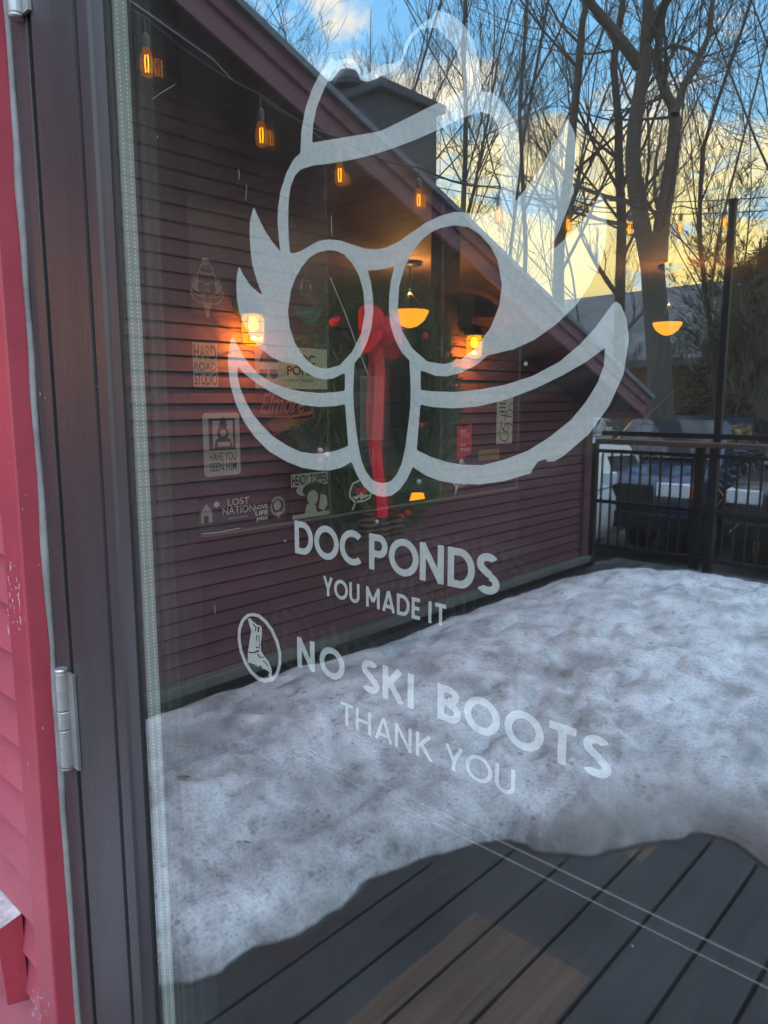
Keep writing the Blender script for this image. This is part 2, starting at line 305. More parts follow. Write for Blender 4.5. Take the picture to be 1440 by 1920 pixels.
def deck_mat():
    m = bpy.data.materials.new('weathered_deck_boards'); m.use_nodes = True; t = m.node_tree; b = t.nodes['Principled BSDF']
    tc = N(t, 'ShaderNodeTexCoord'); sp = N(t, 'ShaderNodeSeparateXYZ'); t.links.new(tc.outputs['Object'], sp.inputs[0])
    bi = MATH(t, 'FLOOR', MATH(t, 'DIVIDE', sp.outputs[0], 0.146))
    wn = N(t, 'ShaderNodeTexWhiteNoise'); wn.noise_dimensions = '1D'; t.links.new(bi, wn.inputs['W'])
    mp = N(t, 'ShaderNodeMapping'); mp.inputs['Scale'].default_value = (60, 2.2, 1); t.links.new(tc.outputs['Object'], mp.inputs[0])
    off = N(t, 'ShaderNodeVectorMath'); off.operation = 'ADD'; cb = N(t, 'ShaderNodeCombineXYZ'); t.links.new(MATH(t, 'MULTIPLY', wn.outputs['Value'], 50), cb.inputs[1])
    t.links.new(mp.outputs[0], off.inputs[0]); t.links.new(cb.outputs[0], off.inputs[1])
    g = N(t, 'ShaderNodeTexNoise', Scale=1.0, Detail=7.0, Roughness=0.65, Distortion=1.2); t.links.new(off.outputs[0], g.inputs['Vector'])
    grey = MIXC(t, g.outputs['Fac'], (0.016, 0.0175, 0.021), (0.066, 0.070, 0.076))
    grey = MIXC(t, 1.0, grey, RAMP(t, wn.outputs['Value'], [(0, (0.8,)*3), (1, (1.15,)*3)]), 'MULTIPLY')
    blot = N(t, 'ShaderNodeTexNoise', Scale=3.5, Detail=6.0); t.links.new(tc.outputs['Object'], blot.inputs['Vector'])
    grey = MIXC(t, 1.0, grey, RAMP(t, blot.outputs['Fac'], [(0.3, (0.75,)*3), (0.7, (1.2,)*3)]), 'MULTIPLY')
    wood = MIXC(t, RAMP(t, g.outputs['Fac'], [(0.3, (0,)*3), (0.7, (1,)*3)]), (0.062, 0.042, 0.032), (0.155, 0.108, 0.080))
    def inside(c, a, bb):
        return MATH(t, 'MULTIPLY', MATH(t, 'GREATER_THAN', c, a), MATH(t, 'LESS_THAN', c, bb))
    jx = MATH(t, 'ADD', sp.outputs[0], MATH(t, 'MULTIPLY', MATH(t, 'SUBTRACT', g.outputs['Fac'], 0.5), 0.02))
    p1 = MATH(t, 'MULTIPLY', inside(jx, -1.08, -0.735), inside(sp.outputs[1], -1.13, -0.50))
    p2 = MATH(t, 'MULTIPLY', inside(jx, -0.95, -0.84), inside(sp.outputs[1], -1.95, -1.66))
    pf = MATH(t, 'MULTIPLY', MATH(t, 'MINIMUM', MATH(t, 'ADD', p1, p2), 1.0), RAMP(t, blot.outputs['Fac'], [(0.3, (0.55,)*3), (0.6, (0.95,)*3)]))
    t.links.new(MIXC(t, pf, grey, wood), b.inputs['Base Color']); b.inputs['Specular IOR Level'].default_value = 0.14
    t.links.new(RAMP(t, blot.outputs['Fac'], [(0.3, (0.35,)*3), (0.7, (0.75,)*3)]), b.inputs['Roughness'])
    bp = N(t, 'ShaderNodeBump', Strength=0.3, Distance=0.002); t.links.new(g.outputs['Fac'], bp.inputs['Height']); t.links.new(bp.outputs[0], b.inputs['Normal'])
    return m
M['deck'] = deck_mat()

# ------------------------------------------------------------------ flat shapes from signed distance fields (vinyl lettering)
def seg_sdf(P, a, b, hw):          # flat ended bar
    a = np.array(a, float); b = np.array(b, float); d = b-a; L = np.linalg.norm(d); d /= L; c = (a+b)/2
    q = P-c; u = np.abs(q@d)-L/2; v = np.abs(q@np.array([-d[1], d[0]]))-hw
    return np.hypot(np.maximum(u, 0), np.maximum(v, 0))+np.minimum(np.maximum(u, v), 0)
def arc_sdf(P, c, rx, ry, hw, a0=None, a1=None):   # elliptical ring, optional angular range (degrees, ccw)
    q = P-np.array(c); k = np.hypot(q[:, 0]/rx, q[:, 1]/ry)+1e-9
    g = np.hypot(q[:, 0]/rx**2, q[:, 1]/ry**2)/k+1e-9
    d = np.abs((k-1)/g)-hw
    if a0 is not None:
        an = np.degrees(np.arctan2(q[:, 1]/ry, q[:, 0]/rx)); m = (a0+a1)/2; h = (a1-a0)/2
        da = np.abs((an-m+180) % 360-180)-h
        d = np.maximum(d, np.radians(da)*np.hypot(q[:, 0], q[:, 1]))
    return d
def poly_sdf(P, poly):
    V = np.array(poly, float); n = len(V); d = np.full(len(P), 1e9); s = np.zeros(len(P), bool)
    for i in range(n):
        a = V[i]; b = V[i-1]; e = b-a; w = P-a
        t = np.clip((w@e)/(e@e+1e-18), 0, 1); q = w-t[:, None]*e; d = np.minimum(d, (q**2).sum(1))
        c1 = P[:, 1] >= a[1]; c2 = P[:, 1] < b[1]; c3 = e[0]*w[:, 1] > e[1]*w[:, 0]
        s ^= (c1 & c2 & c3) | (~c1 & ~c2 & ~c3)
    d = np.sqrt(d); return np.where(s, -d, d)
def sdf_mesh(fn, x0, x1, z0, z1, st):
    nx = int((x1-x0)/st)+2; nz_ = int((z1-z0)/st)+2
    X, Z = np.meshgrid(x0+np.arange(nx)*st, z0+np.arange(nz_)*st, indexing='ij')
    D = fn(np.column_stack([X.ravel(), Z.ravel()])).reshape(nx, nz_)
    D = np.where(np.abs(D) < 1e-7, 1e-7, D)
    verts = []; idx = {}; faces = []
    def vert(key, p):
        if key not in idx: idx[key] = len(verts); verts.append(p)
        return idx[key]
    def grid(i, j): return vert(('g', i, j), (X[i, j], Z[i, j]))
    def edge(i, j, k, l):
        a, b = D[i, j], D[k, l]; t = a/(a-b)
        key = ('e',)+((i, j, k, l) if (i, j) < (k, l) else (k, l, i, j))
        return vert(key, (X[i, j]+t*(X[k, l]-X[i, j]), Z[i, j]+t*(Z[k, l]-Z[i, j])))
    IN = D < 0
    cnt = IN[:-1, :-1].astype(int)+IN[1:, :-1]+IN[1:, 1:]+IN[:-1, 1:]
    for i in range(nx-1):           # full cells merged into vertical runs
        js = np.nonzero(cnt[i] > 0)[0]
        for j in js:
            cs = [(i, j), (i+1, j), (i+1, j+1), (i, j+1)]
            if cnt[i, j] == 4: faces.append([grid(*c) for c in cs]); continue
            poly = []
            for q in range(4):
                a = cs[q]; b = cs[(q+1) % 4]
                if IN[a]: poly.append(grid(*a))
                if IN[a] != IN[b]: poly.append(edge(*a, *b))
            if len(poly) >= 3: faces.append(poly)
    return verts, faces
def place_flat(name, vf, fn3, m, parent=None):
    mb = MB(); mb.add([fn3(p) for p in vf[0]], vf[1])
    return mb.build(name, m, parent, recalc=False)

# geometric sans letters, unit cap height: (advance, list of primitives)
def glyph(ch, w):
    h = w/2
    B = lambda *a: ('b', a); A = lambda *a: ('a', a)
    r = 0.5-h
    G = {
     'O': (0.98, [A((0.49, 0.5), 0.49-h, r)]),
     'C': (0.80, [A((0.49, 0.5), 0.49-h, r, 48, 312)]),
     'D': (0.80, [B((h, 0), (h, 1)), B((0, h), (0.34, h)), B((0, 1-h), (0.34, 1-h)), A((0.34, 0.5), 0.44-h, r, -91, 91)]),
     'P': (0.66, [B((h, 0), (h, 1)), B((0, 1-h), (0.34, 1-h)), B((0, 0.36+h), (0.34, 0.36+h)), A((0.34, 0.68), 0.31-h, 0.32-h, -91, 91)]),
     'R': (0.66, [B((h, 0), (h, 1)), B((0, 1-h), (0.32, 1-h)), B((0, 0.40+h), (0.32, 0.40+h)), A((0.32, 0.70), 0.29-h, 0.30-h, -91, 91), B((0.26, 0.44), (0.56, 0.0))]),
     'B': (0.66, [B((h, 0), (h, 1)), B((0, h), (0.34, h)), B((0, 0.53), (0.34, 0.53)), B((0, 1-h), (0.32, 1-h)), A((0.34, 0.285), 0.30-h/2, 0.285-h+0.02, -91, 91), A((0.32, 0.75), 0.26-h/2, 0.25-h+0.0, -91, 91)]),
     'N': (0.82, [B((h, 0), (h, 1)), B((0.74-h, 0), (0.74-h, 1)), B((h*0.75, 1.0-h*0.3), (0.74-h*0.75, h*0.3))]),
     'S': (0.62, [A((0.30, 0.735), 0.255-h/2, 0.265-h, 35, 255), A((0.30, 0.265+h*0.0), 0.275-h/2, 0.265-h+0.0, -145, 75), B((0.225, 0.56), (0.375, 0.47))]),
     'Y': (0.70, [B((0.35, 0), (0.35, 0.45)), B((h*0.9, 1.0), (0.35, 0.40)), B((0.70-h*0.9, 1.0), (0.35, 0.40))]),
     'U': (0.74, [B((h, 0.34), (h, 1)), B((0.70-h, 0.34), (0.70-h, 1)), A((0.35, 0.35), 0.35-h, 0.35-h, 179, 361)]),
     'M': (0.96, [B((h, 0), (h, 1)), B((0.90-h, 0), (0.90-h, 1)), B((h, 0.93), (0.45, 0.30)), B((0.90-h, 0.93), (0.45, 0.30))]),
     'A': (0.82, [B((h*0.9, 0), (0.40, 1)), B((0.80-h*0.9, 0), (0.40, 1)), B((0.20, 0.26), (0.60, 0.26))]),
     'E': (0.58, [B((h, 0), (h, 1)), B((0, h), (0.50, h)), B((0, 0.51), (0.46, 0.51)), B((0, 1-h), (0.50, 1-h))]),
     'I': (w+0.10, [B((h, 0), (h, 1))]),
     'T': (0.66, [B((0.31, 0), (0.31, 1)), B((0, 1-h), (0.62, 1-h))]),
     'K': (0.72, [B((h, 0), (h, 1)), B((h*1.2, 0.40), (0.58, 0.97)), B((0.24, 0.56), (0.64, 0.0))]),
     'H': (0.82, [B((h, 0), (h, 1)), B((0.74-h, 0), (0.74-h, 1)), B((h, 0.5), (0.74-h, 0.5))]),
    }
    return G[ch]
def line_sdf(text, w, gap=0.09, space=0.33):
    prims = []; x = 0
    for ch in text:
        if ch == ' ': x += space; continue
        adv, ps = glyph(ch, w)
        for k, a in ps:
            if k == 'b': prims.append(('b', [(a[0][0]+x, a[0][1]), (a[1][0]+x, a[1][1])]))
            else: prims.append(('a', [(a[0][0]+x, a[0][1])]+list(a[1:])))
        x += adv+gap
    x -= gap
    def fn(P):
        d = np.full(len(P), 1e9)
        for k, a in prims:
            d = np.minimum(d, seg_sdf(P, a[0], a[1], w/2) if k == 'b' else arc_sdf(P, a[0], a[1], a[2], w/2, *(a[3:] if len(a) > 3 else (None, None))))
        return np.maximum(d, np.maximum(-P[:, 1]-0.012, P[:, 1]-1.012))
    return fn, x
GY = 0.0068       # vinyl sits on the back of the outer pane
def lettering(name, text, w, x0, x1, z0, z1, label, gap=0.09, space=0.33):
    _, L = line_sdf(text, w, gap, space); X = 0.0; words = text.split(' ')
    root = empty(name, (x0, GY, z0), label=label, cat='lettering', group='white vinyl lines of lettering on the door glass')
    for wd in words:
        fn, l = line_sdf(wd, w, gap, space); vf = sdf_mesh(fn, -0.05, l+0.05, -0.05, 1.05, 0.022)
        place_flat('word', vf, (lambda X_: lambda p: (x0+(x1-x0)*(X_+p[0])/L, GY, z0+(z1-z0)*p[1]))(X), M['decal'], root)
        X += l+gap+space
    return root
def pl(x, y): p = on_y(x, y, GY); return (p[0], p[2])

# ------------------------------------------------------------------ the entrance wall (W1), trim, frame, door
wall = empty('building_wall', (-1.5, 0.1, 0), label='weathered red clapboard wall beside the hinge edge of the door', cat='wall')
mb = MB()
for k in range(46):
    z = -0.02+k*0.071
    for (xa, xb) in ((-2.95, -1.022), (0.24, 1.5)):
        mb.prism([(xa, -0.006, z), (xa, -0.024, z), (xa, -0.0115, z+0.0715), (xa, 0.0, z+0.0715)], (xb-xa, 0, 0))
mb.build('siding', M['siding'], wall)
mb = MB(); mb.box((-2.95, 0.001, -0.7), (-0.962, 0.22, 3.3)); mb.box((0.18, 0.001, -0.7), (1.5, 0.22, 3.3)); mb.box((-0.962, 0.03, 2.26), (0.18, 0.22, 3.3))
mb.build('sheathing', M['dark'], wall)
mb = MB()
mb.box((-1.022, -0.041, -0.05), (-0.962, 0.0, 2.30)); mb.box((0.18, -0.041, -0.05), (0.24, 0.0, 2.30)); mb.box((-1.022, -0.041, 2.30), (0.24, 0.0, 2.39))
mb.build('trim_board', M['trim'], wall, bevel=0.0025)
mb = MB(); zs = np.linspace(0, 2.25, 120)
mb.tube([(-0.958+0.0016*noise.noise((0, 0, z*14)), -0.012+0.002*noise.noise((5, 0, z*9)), z) for z in zs], [0.0052+0.0022*noise.noise((9, 0, z*7)) for z in zs], 8)
mb.build('caulk_bead', M['caulk'], wall, smooth=True)
def scuff(px0, py0, px1, py1, n, seed, smax, yp=-0.0414):
    r_ = random.Random(seed); m = MB()
    for k in range(n):
        x, y = r_.uniform(px0, px1), r_.uniform(py0, py1); p = on_y(x, y, yp); w = r_.uniform(.0004, smax); h = w*r_.uniform(.8, 3.5); q = 9
        m.add([(p[0]+w*math.cos(6.283*i/q)*r_.uniform(.5, 1.2), yp, p[2]+h*math.sin(6.283*i/q)*r_.uniform(.5, 1.2)) for i in range(q)], [tuple(range(q))])
    return m
sm_ = scuff(14, 1055, 40, 1185, 46, 4, .0022); s2_ = scuff(58, 1850, 96, 1915, 26, 6, .0022); s3_ = scuff(5, 700, 85, 1850, 26, 8, .0010)
for q in (s2_, s3_): sm_.add(q.v, q.f)
M['chip'] = film('bare_paint_chip', (0.75, 0.66, 0.68), 0.6); sm_.build('paint_chip', M['chip'], wall, recalc=False); fleck = scuff(150, 300, 205, 1850, 22, 31, .0006, -0.01245)
# little wooden bracket nailed on the siding
br = MB(); b = on_y(3, 1762, -0.06)-np.array([0.024, 0, 0]); c = on_y(14, 1916, -0.06)
br.prism([(b[0], -0.020, b[2]+0.010), (b[0], -0.060, b[2]), (b[0], -0.052, c[2]+0.01), (b[0], -0.020, c[2])], (-0.09, 0, 0))
br.m = [1 if i == 2 else 0 for i in range(len(br.f))]
bo = br.build('wooden_bracket', [M['trim'], M['worn']], bevel=0.0015); tag(bo, 'small red painted wooden bracket low on the clapboards', 'bracket')

fr = empty('door_frame', (-0.92, 0, 0), label='dark bronze metal frame around the glass door', cat='door frame')
mb = MB(); mb.box((-0.950, -0.012, 0.0), (-0.911, 0.06, 2.20)); mb.box((0.129, -0.012, 0.0), (0.168, 0.06, 2.20)); mb.box((-0.950, -0.012, 2.20), (0.168, 0.06, 2.255))
mb.build('jamb', M['frame'], fr, bevel=0.0012)
mb = MB(); mb.box((-0.9109, 0.004, 0.0), (-0.899, 0.05, 2.2)); mb.build('gap_seal', M['gasket'], fr)
door = empty('glass_door', (-0.90, 0, 0.02), label='glass entrance door with dark bronze frame and white vinyl lettering', cat='door')
def stile(x0, x1, flip):
    m = MB(); f = (lambda x: x0+x1-x) if flip else (lambda x: x)
    P = lambda x, y: (f(x), y, 0.02)
    w = x1-x0; b = x0
    prof = [(b, 0.046), (b, -0.0118), (b+w*0.685, -0.0122), (b+w*0.692, -0.006), (b+w*0.725, -0.006), (b+w*0.735, -0.0112), (b+w*0.885, -0.0112), (b+w*0.90, -0.0075), (b+w*1.0, -0.003), (b+w*1.0, 0.046)]
    m.prism([P(*q) for q in prof], (0, 0, 2.17)); return m
stile(-0.8985, -0.7520, False).build('stile', M['frame'], door)
stile(-0.013, 0.1170, True).build('stile', M['frame'], door)
mb = MB(); mb.box((-0.7518, -0.0118, 0.02), (-0.0132, 0.046, 0.24)); mb.box((-0.7518, -0.0118, 2.05), (-0.0132, 0.046, 2.19)); mb.build('rail', M['frame'], door, bevel=0.0015)
mb = MB()
for x in (-0.7518, -0.0155): mb.box((x, -0.0022, 0.2405), (x+0.0025, -0.0002, 2.0495))
mb.build('glazing_gasket', M['gasket'], door)
g = MB()
g.add([(-0.765, 0, 0.23), (0, 0, 0.23), (0, 0, 2.06), (-0.765, 0, 2.06), (-0.765, 0.006, 0.23), (0, 0.006, 0.23), (0, 0.006, 2.06), (-0.765, 0.006, 2.06)], [(0, 1, 2, 3)], 0)
g.f += [(4, 7, 6, 5), (0, 4, 5, 1), (3, 2, 6, 7), (0, 3, 7, 4), (1, 5, 6, 2)]; g.m += [1]*5
gp = g.build('glass_pane', [M['outer'], M['innerf']], door)
g2 = MB(); g2.box((-0.765, 0.021, 0.23), (0.0, 0.027, 2.06), 0, rot=__import__('mathutils').Matrix.Rotation(R(0.035), 3, 'Z') @ __import__('mathutils').Matrix.Rotation(R(0.02), 3, 'X'), piv=(-0.38, 0.024, 1.4))
gi = g2.build('inner_pane', M['inner'], door)
sp = MB()
sp.box((-0.7515, 0.0062, 0.24), (-0.7475, 0.0206, 2.05)); sp.box((-0.0115, 0.0062, 0.24), (-0.0065, 0.0206, 2.05)); sp.box((-0.753, 0.0062, 0.24), (-0.012, 0.0206, 0.246))
so_ = sp.build('spacer_bar', M['spacer'], door)
mb = MB(); mb.box((-0.7515, 0.0275, 0.24), (-0.7470, 0.047, 2.05)); mb.box((-0.018, 0.0275, 0.24), (-0.0135, 0.047, 2.05)); mb.build('glazing_bead', M['gasket'], door)
dt = MB()
z = 0.26
while z < 2.03:
    for yy in (0.0092, 0.0165): dt.box((-0.7476, yy-0.0006, z), (-0.7470, yy+0.0006, z+0.0014))
    z += 0.0042
dt.build('spacer_hole', M['dotl'], so_)
fleck.build('paint_fleck', M['chip'], door, recalc=False)
def hinge(zc, h):
    m = MB(); x = -0.917; y = -0.020; n = 5; seg = h/n
    for i in range(n):
        z0 = zc-h/2+i*seg; r = 0.0088 if i % 2 == 0 else 0.0084
        m.lathe((x, y, z0+0.0006), [(r*0.94, 0), (r, 0.001), (r, seg-0.002), (r*0.94, seg-0.0012)], 20)
    m.lathe((x, y, zc+h/2), [(0.0089, 0), (0.0089, 0.003), (0.0074, 0.0046)], 20); m.lathe((x, y, zc-h/2-0.004), [(0.0074, 0), (0.0089, 0.0015), (0.0089, 0.004)], 20)
    for i in (0.9, 3.9): m.lathe((x, y, zc-h/2+i*seg-0.002), [(0.0092, 0), (0.0092, 0.005)], 20)
    m.box((x+0.006, -0.0165, zc-h/2), (x+0.024, -0.0125, zc+h/2)); m.box((x-0.018, -0.0165, zc-h/2), (x-0.006, -0.0130, zc+h/2))
    return m.build('hinge', M['hinge'], door, smooth=False)
hz0 = on_y(108, 1256, -0.02)[2]; hz1 = on_y(128, 1437, -0.02)[2]
hinge((hz0+hz1)/2, hz0-hz1)
hz2 = on_y(40, 20, -0.02)[2]; hinge(hz2+(hz0-hz1)/2, hz0-hz1)
hinge(0.30, hz0-hz1)
# pull handle on the right stile, outside the picture
mb = MB(); mb.tube([(0.05, -0.012, 0.9), (0.05, -0.07, 0.9), (0.05, -0.07, 1.25), (0.05, -0.012, 1.25)], 0.012, 10); mb.build('pull_handle', M['hinge'], door, smooth=True)
# scratches on the glass
sc = MB()
def scratch(pts, w=0.0002):
    for a, b in zip(pts[:-1], pts[1:]):
        p = on_y(*a, -0.0004); q = on_y(*b, -0.0004); d = np.array([q[0]-p[0], q[2]-p[2]]); d = d/np.linalg.norm(d); n = np.array([-d[1], d[0]])*w
        sc.add([(p[0]-n[0], -0.0004, p[2]-n[1]), (q[0]-n[0], -0.0004, q[2]-n[1]), (q[0]+n[0], -0.0004, q[2]+n[1]), (p[0]+n[0], -0.0004, p[2]+n[1])], [(0, 1, 2, 3)])
for L in ([(619, 520), (648, 590), (668, 646), (690, 702)], [(285, 186), (305, 172), (328, 158)], [(447, 318), (449, 330), (447, 337)], [(462, 345), (461, 376)], [(621, 405), (622, 438)],
          [(378, 1001), (415, 997), (450, 990)], [(728, 1536), (733, 1542)], [(402, 1134), (404, 1152)]): scratch(L)
M['scratch'] = film('scratch_white', (0.8, 0.8, 0.70), 0.35); sc.build('scratch', M['scratch'], door, recalc=False)

# ------------------------------------------------------------------ vinyl on the glass
AX = -0.3824
hat_dome = [(563, 292), (565, 246), (572.5, 204), (585, 167), (600, 137.5), (614, 119), (622, 108), (630, 116), (625, 130), (612, 158), (605, 173), (593, 204), (587, 235), (585, 272)]
scallop = [(612, 124), (626, 116), (637, 111.5), (650, 109.5), (664, 112.5), (672.5, 124), (678, 143), (689, 139), (704, 129), (718, 120), (718, 138), (706, 148), (693, 152), (685, 152), (675.6, 150), (669, 134), (661, 121), (646.5, 117.5), (632, 128), (618, 142)]
brim = [(562, 289), (570, 282), (580, 269), (585, 267.7), (643, 258), (685, 251), (712, 246), (740, 240), (740, 278), (712, 286), (688.7, 292.7), (653, 301), (616, 307), (586.7, 310.4), (563.75, 317.7), (552, 330)]
hat_side = [(563, 288), (556, 293), (549, 301), (536.7, 325), (526, 358), (521, 391.7), (520.4, 416.7), (523, 448), (526.7, 476), (544, 476), (541.3, 448), (540.4, 416.7), (541, 379), (545, 350), (553, 329), (563.75, 317.7), (575, 310)]
face = [(720, 464.6), (705, 468), (682.5, 465.6), (659.6, 458), (639, 451), (616, 449), (597, 452), (580, 461.5), (566, 470), (553, 474.6), (544, 474), (526.7, 473), (509.6, 452), (497, 433), (484.6, 408), (475.8, 387.5), (469, 412.5), (468, 437.5), (469.4, 466.7), (473, 496), (482.5, 529), (492, 552), (486, 550), (469, 534.6), (456.7, 516), (448.3, 498.7), (444, 516), (443.3, 541), (444.6, 564), (448.3, 584.6), (456.7, 607.5), (467, 628), (486, 651), (506.7, 668), (527.5, 678), (556.7, 683.5), (569, 696), (590, 707.5), (609, 711.7), (625, 709.6), (640, 702), (647, 699), (664.6, 680), (690, 700), (712, 700), (720, 690)]
lens = [(616, 469), (597, 473), (580, 483), (566, 500), (553, 523), (545, 546), (540, 583), (543, 613), (553, 643), (570, 670), (590, 687), (611.7, 691.7), (636.7, 685), (660, 660), (676.7, 626.7), (684, 586.7), (681.7, 546.7), (673, 516.7), (660, 493), (645, 477), (630, 470)]
gap_l = [(689.7, 507), (708, 506), (724, 503), (724, 700), (700, 715), (663, 735), (664.6, 681), (665, 680), (677.6, 665), (688.5, 641.5), (696.6, 614.4), (699.8, 585.5), (699.3, 556.6), (695.7, 531.4)]
nose = [(647, 690), (646.5, 733), (647, 758), (650, 796), (653, 835), (659.6, 867), (668.6, 889), (681, 910.5), (695.7, 925), (710, 930.5), (728, 930.5), (728, 680), (664.6, 680)]
nose_in = [(664.8, 679), (663, 715), (662.5, 735), (663, 757), (666, 789.6), (671, 831), (677.6, 863.6), (686.6, 885), (697.5, 899.7), (710, 904.7), (728, 904.7), (728, 679)]
must_a = [(437, 632), (443.75, 643.75), (452, 660), (464.6, 679), (483, 700), (508, 716.7), (537.5, 728), (566.7, 734), (598, 737), (629, 735.4), (652, 731.5), (652, 756.5), (629, 761.5), (598, 763), (566.7, 759), (535.4, 749), (504, 733), (479, 716.7), (460, 702), (444.8, 686.5), (434, 686), (431, 660), (433, 637.5)]
must_b = [(444.8, 686.5), (445.8, 708), (451, 729), (460.4, 752), (473, 775), (491.7, 798), (512.5, 818.75), (537.5, 835), (562.5, 847), (587.5, 850.6), (608, 849.6), (631, 844.8), (656, 835), (662, 864.5), (639.6, 877), (618.75, 882), (598, 882), (566.7, 877), (537.5, 865.6), (504, 846), (479, 821), (458, 791.7), (441.7, 756), (431, 718.75), (427, 679), (429, 654), (433, 637.5), (438, 640)]
nick = [(996, 884), (1008, 866), (1016, 862.5), (1024, 860.5), (1027, 867), (1034, 864), (1046, 884)]
FILL = [[pl(*q) for q in P] for P in (hat_dome, scallop, brim, hat_side, face, must_a, must_b)]
CUTL = [[pl(*q) for q in P] for P in (lens, gap_l)]
NOSE = [pl(*q) for q in nose]; NIN = [pl(*q) for q in nose_in]; NICK = [pl(*q) for q in nick]
def half_logo(P):
    d = np.full(len(P), 1e9)
    for q in FILL: d = np.minimum(d, poly_sdf(P, q))
    for q in CUTL: d = np.maximum(d, -poly_sdf(P, q))
    d = np.minimum(d, poly_sdf(P, NOSE)); return np.maximum(d, -poly_sdf(P, NIN))
def logo_sdf(P):
    Q = P.copy(); Q[:, 0] = np.where(P[:, 0] > AX, 2*AX-P[:, 0], P[:, 0])
    return np.maximum(half_logo(Q), -poly_sdf(P, NICK))
LOGO = sdf_mesh(logo_sdf, -0.59, -0.175, 1.31, 1.66, 0.0014)
o = place_flat('face_emblem', LOGO, lambda p: (p[0], GY, p[1]), M['decal']); tag(o, 'large white vinyl emblem of a face with round goggles, hat and curling moustache', 'emblem')
lettering('lettering', 'DOC PONDS', 0.188, -0.4845, -0.2735, 1.2685, 1.2970, 'white vinyl lettering reading DOC PONDS under the emblem', 0.035, 0.26)
t0 = pl(606, 1083); t1 = pl(838, 1165); 
lettering('lettering', 'YOU MADE IT', 0.178, t0[0], pl(838, 1148)[0], pl(700, 1135)[1]-0.0022, pl(700, 1135)[1]+0.0165-0.0022, 'white vinyl lettering reading YOU MADE IT, shortest line of the door wording', 0.10, 0.30)
lettering('lettering', 'NO SKI BOOTS', 0.195, -0.484, -0.1885, 1.1665, 1.1938, 'white vinyl lettering reading NO SKI BOOTS beside the boot badge', 0.12, 0.52)
tz0 = pl(655, 1363)[1]; tz1 = pl(648, 1318)[1]
lettering('lettering', 'THANK YOU', 0.138, pl(639, 1340)[0], pl(968, 1465)[0], tz0, tz1, 'thin white vinyl lettering reading THANK YOU, lowest line on the door', 0.10, 0.38)
# no-ski-boots badge: ring, slash and boot
def zp(x, y): return pl(420+x/4.8, 1100+y/4.8)     # points read from an enlargement of the badge
ring_o = [zp(*q) for q in ((265, 235), (320, 250), (380, 300), (440, 380), (490, 490), (515, 600), (515, 700), (490, 790), (440, 850), (370, 866), (300, 840), (235, 780), (180, 690), (140, 580), (122, 470), (128, 370), (160, 290), (210, 245))]
ring_i = [zp(*q) for q in ((262, 265), (310, 278), (365, 325), (420, 400), (465, 500), (490, 600), (490, 690), (468, 770), (428, 818), (368, 830), (310, 808), (250, 752), (200, 668), (165, 570), (148, 470), (152, 385), (182, 310), (220, 272))]
boot = [zp(*q) for q in ((243, 400), (258, 372), (240, 320), (222, 290), (236, 282), (255, 308), (300, 345), (330, 350), (342, 380), (340, 450), (330, 510), (335, 580), (365, 630), (400, 670), (425, 730), (432, 770), (425, 800), (412, 775), (385, 752), (345, 735), (330, 708), (300, 720), (215, 690), (215, 590))]
cuts = [[zp(*q) for q in P] for P in (((222, 582), (262, 590), (300, 572), (316, 572), (318, 584), (300, 590), (262, 602), (220, 594)), ((262, 330), (292, 360), (285, 400), (276, 398), (282, 364), (258, 340)), ((300, 360), (322, 362), (310, 410), (302, 408)), ((292, 430), (300, 430), (298, 490), (290, 490)), ((312, 440), (320, 440), (318, 500), (310, 500)), ((285, 535), (312, 548), (318, 515), (326, 515), (318, 560), (285, 548)), ((300, 595), (330, 630), (360, 632), (358, 642), (322, 642), (298, 608)), ((345, 660), (372, 672), (400, 715), (390, 715), (366, 682), (342, 670)), ((222, 680), (300, 708), (298, 716), (220, 690)))]
slash = [zp(*q) for q in ((212, 290), (232, 284), (262, 380), (245, 392))]; slash2 = [zp(*q) for q in ((398, 790), (420, 770), (436, 806), (412, 822))]
def badge(P):
    d = np.maximum(poly_sdf(P, ring_o), -poly_sdf(P, ring_i)); b = poly_sdf(P, boot)
    for c in cuts: b = np.maximum(b, -poly_sdf(P, c))
    return np.minimum(np.minimum(np.minimum(d, b), poly_sdf(P, slash)), poly_sdf(P, slash2))
rx = [p[0] for p in ring_o]; rz_ = [p[1] for p in ring_o]
o = place_flat('boot_badge', sdf_mesh(badge, min(rx)-.002, max(rx)+.002, min(rz_)-.002, max(rz_)+.002, 0.00055), lambda p: (p[0], GY, p[1]), M['decal']); tag(o, 'round white vinyl badge of a ski boot struck through by a bar', 'badge')
# clear protection strip across the lower glass, only its two edges show
st = MB()
for z, w, yb in ((1.0985, 0.0004, 0.0), (1.0878, 0.0003, 0.0)): st.box((-0.50, -0.0010, z-w), (-0.02, -0.0003, z+w))
o = st.build('film_strip', film('film_edge', (0.60, 0.60, 0.58), 0.07)); tag(o, 'narrow clear film strip with two pale edges across the lower glass', 'film strip')

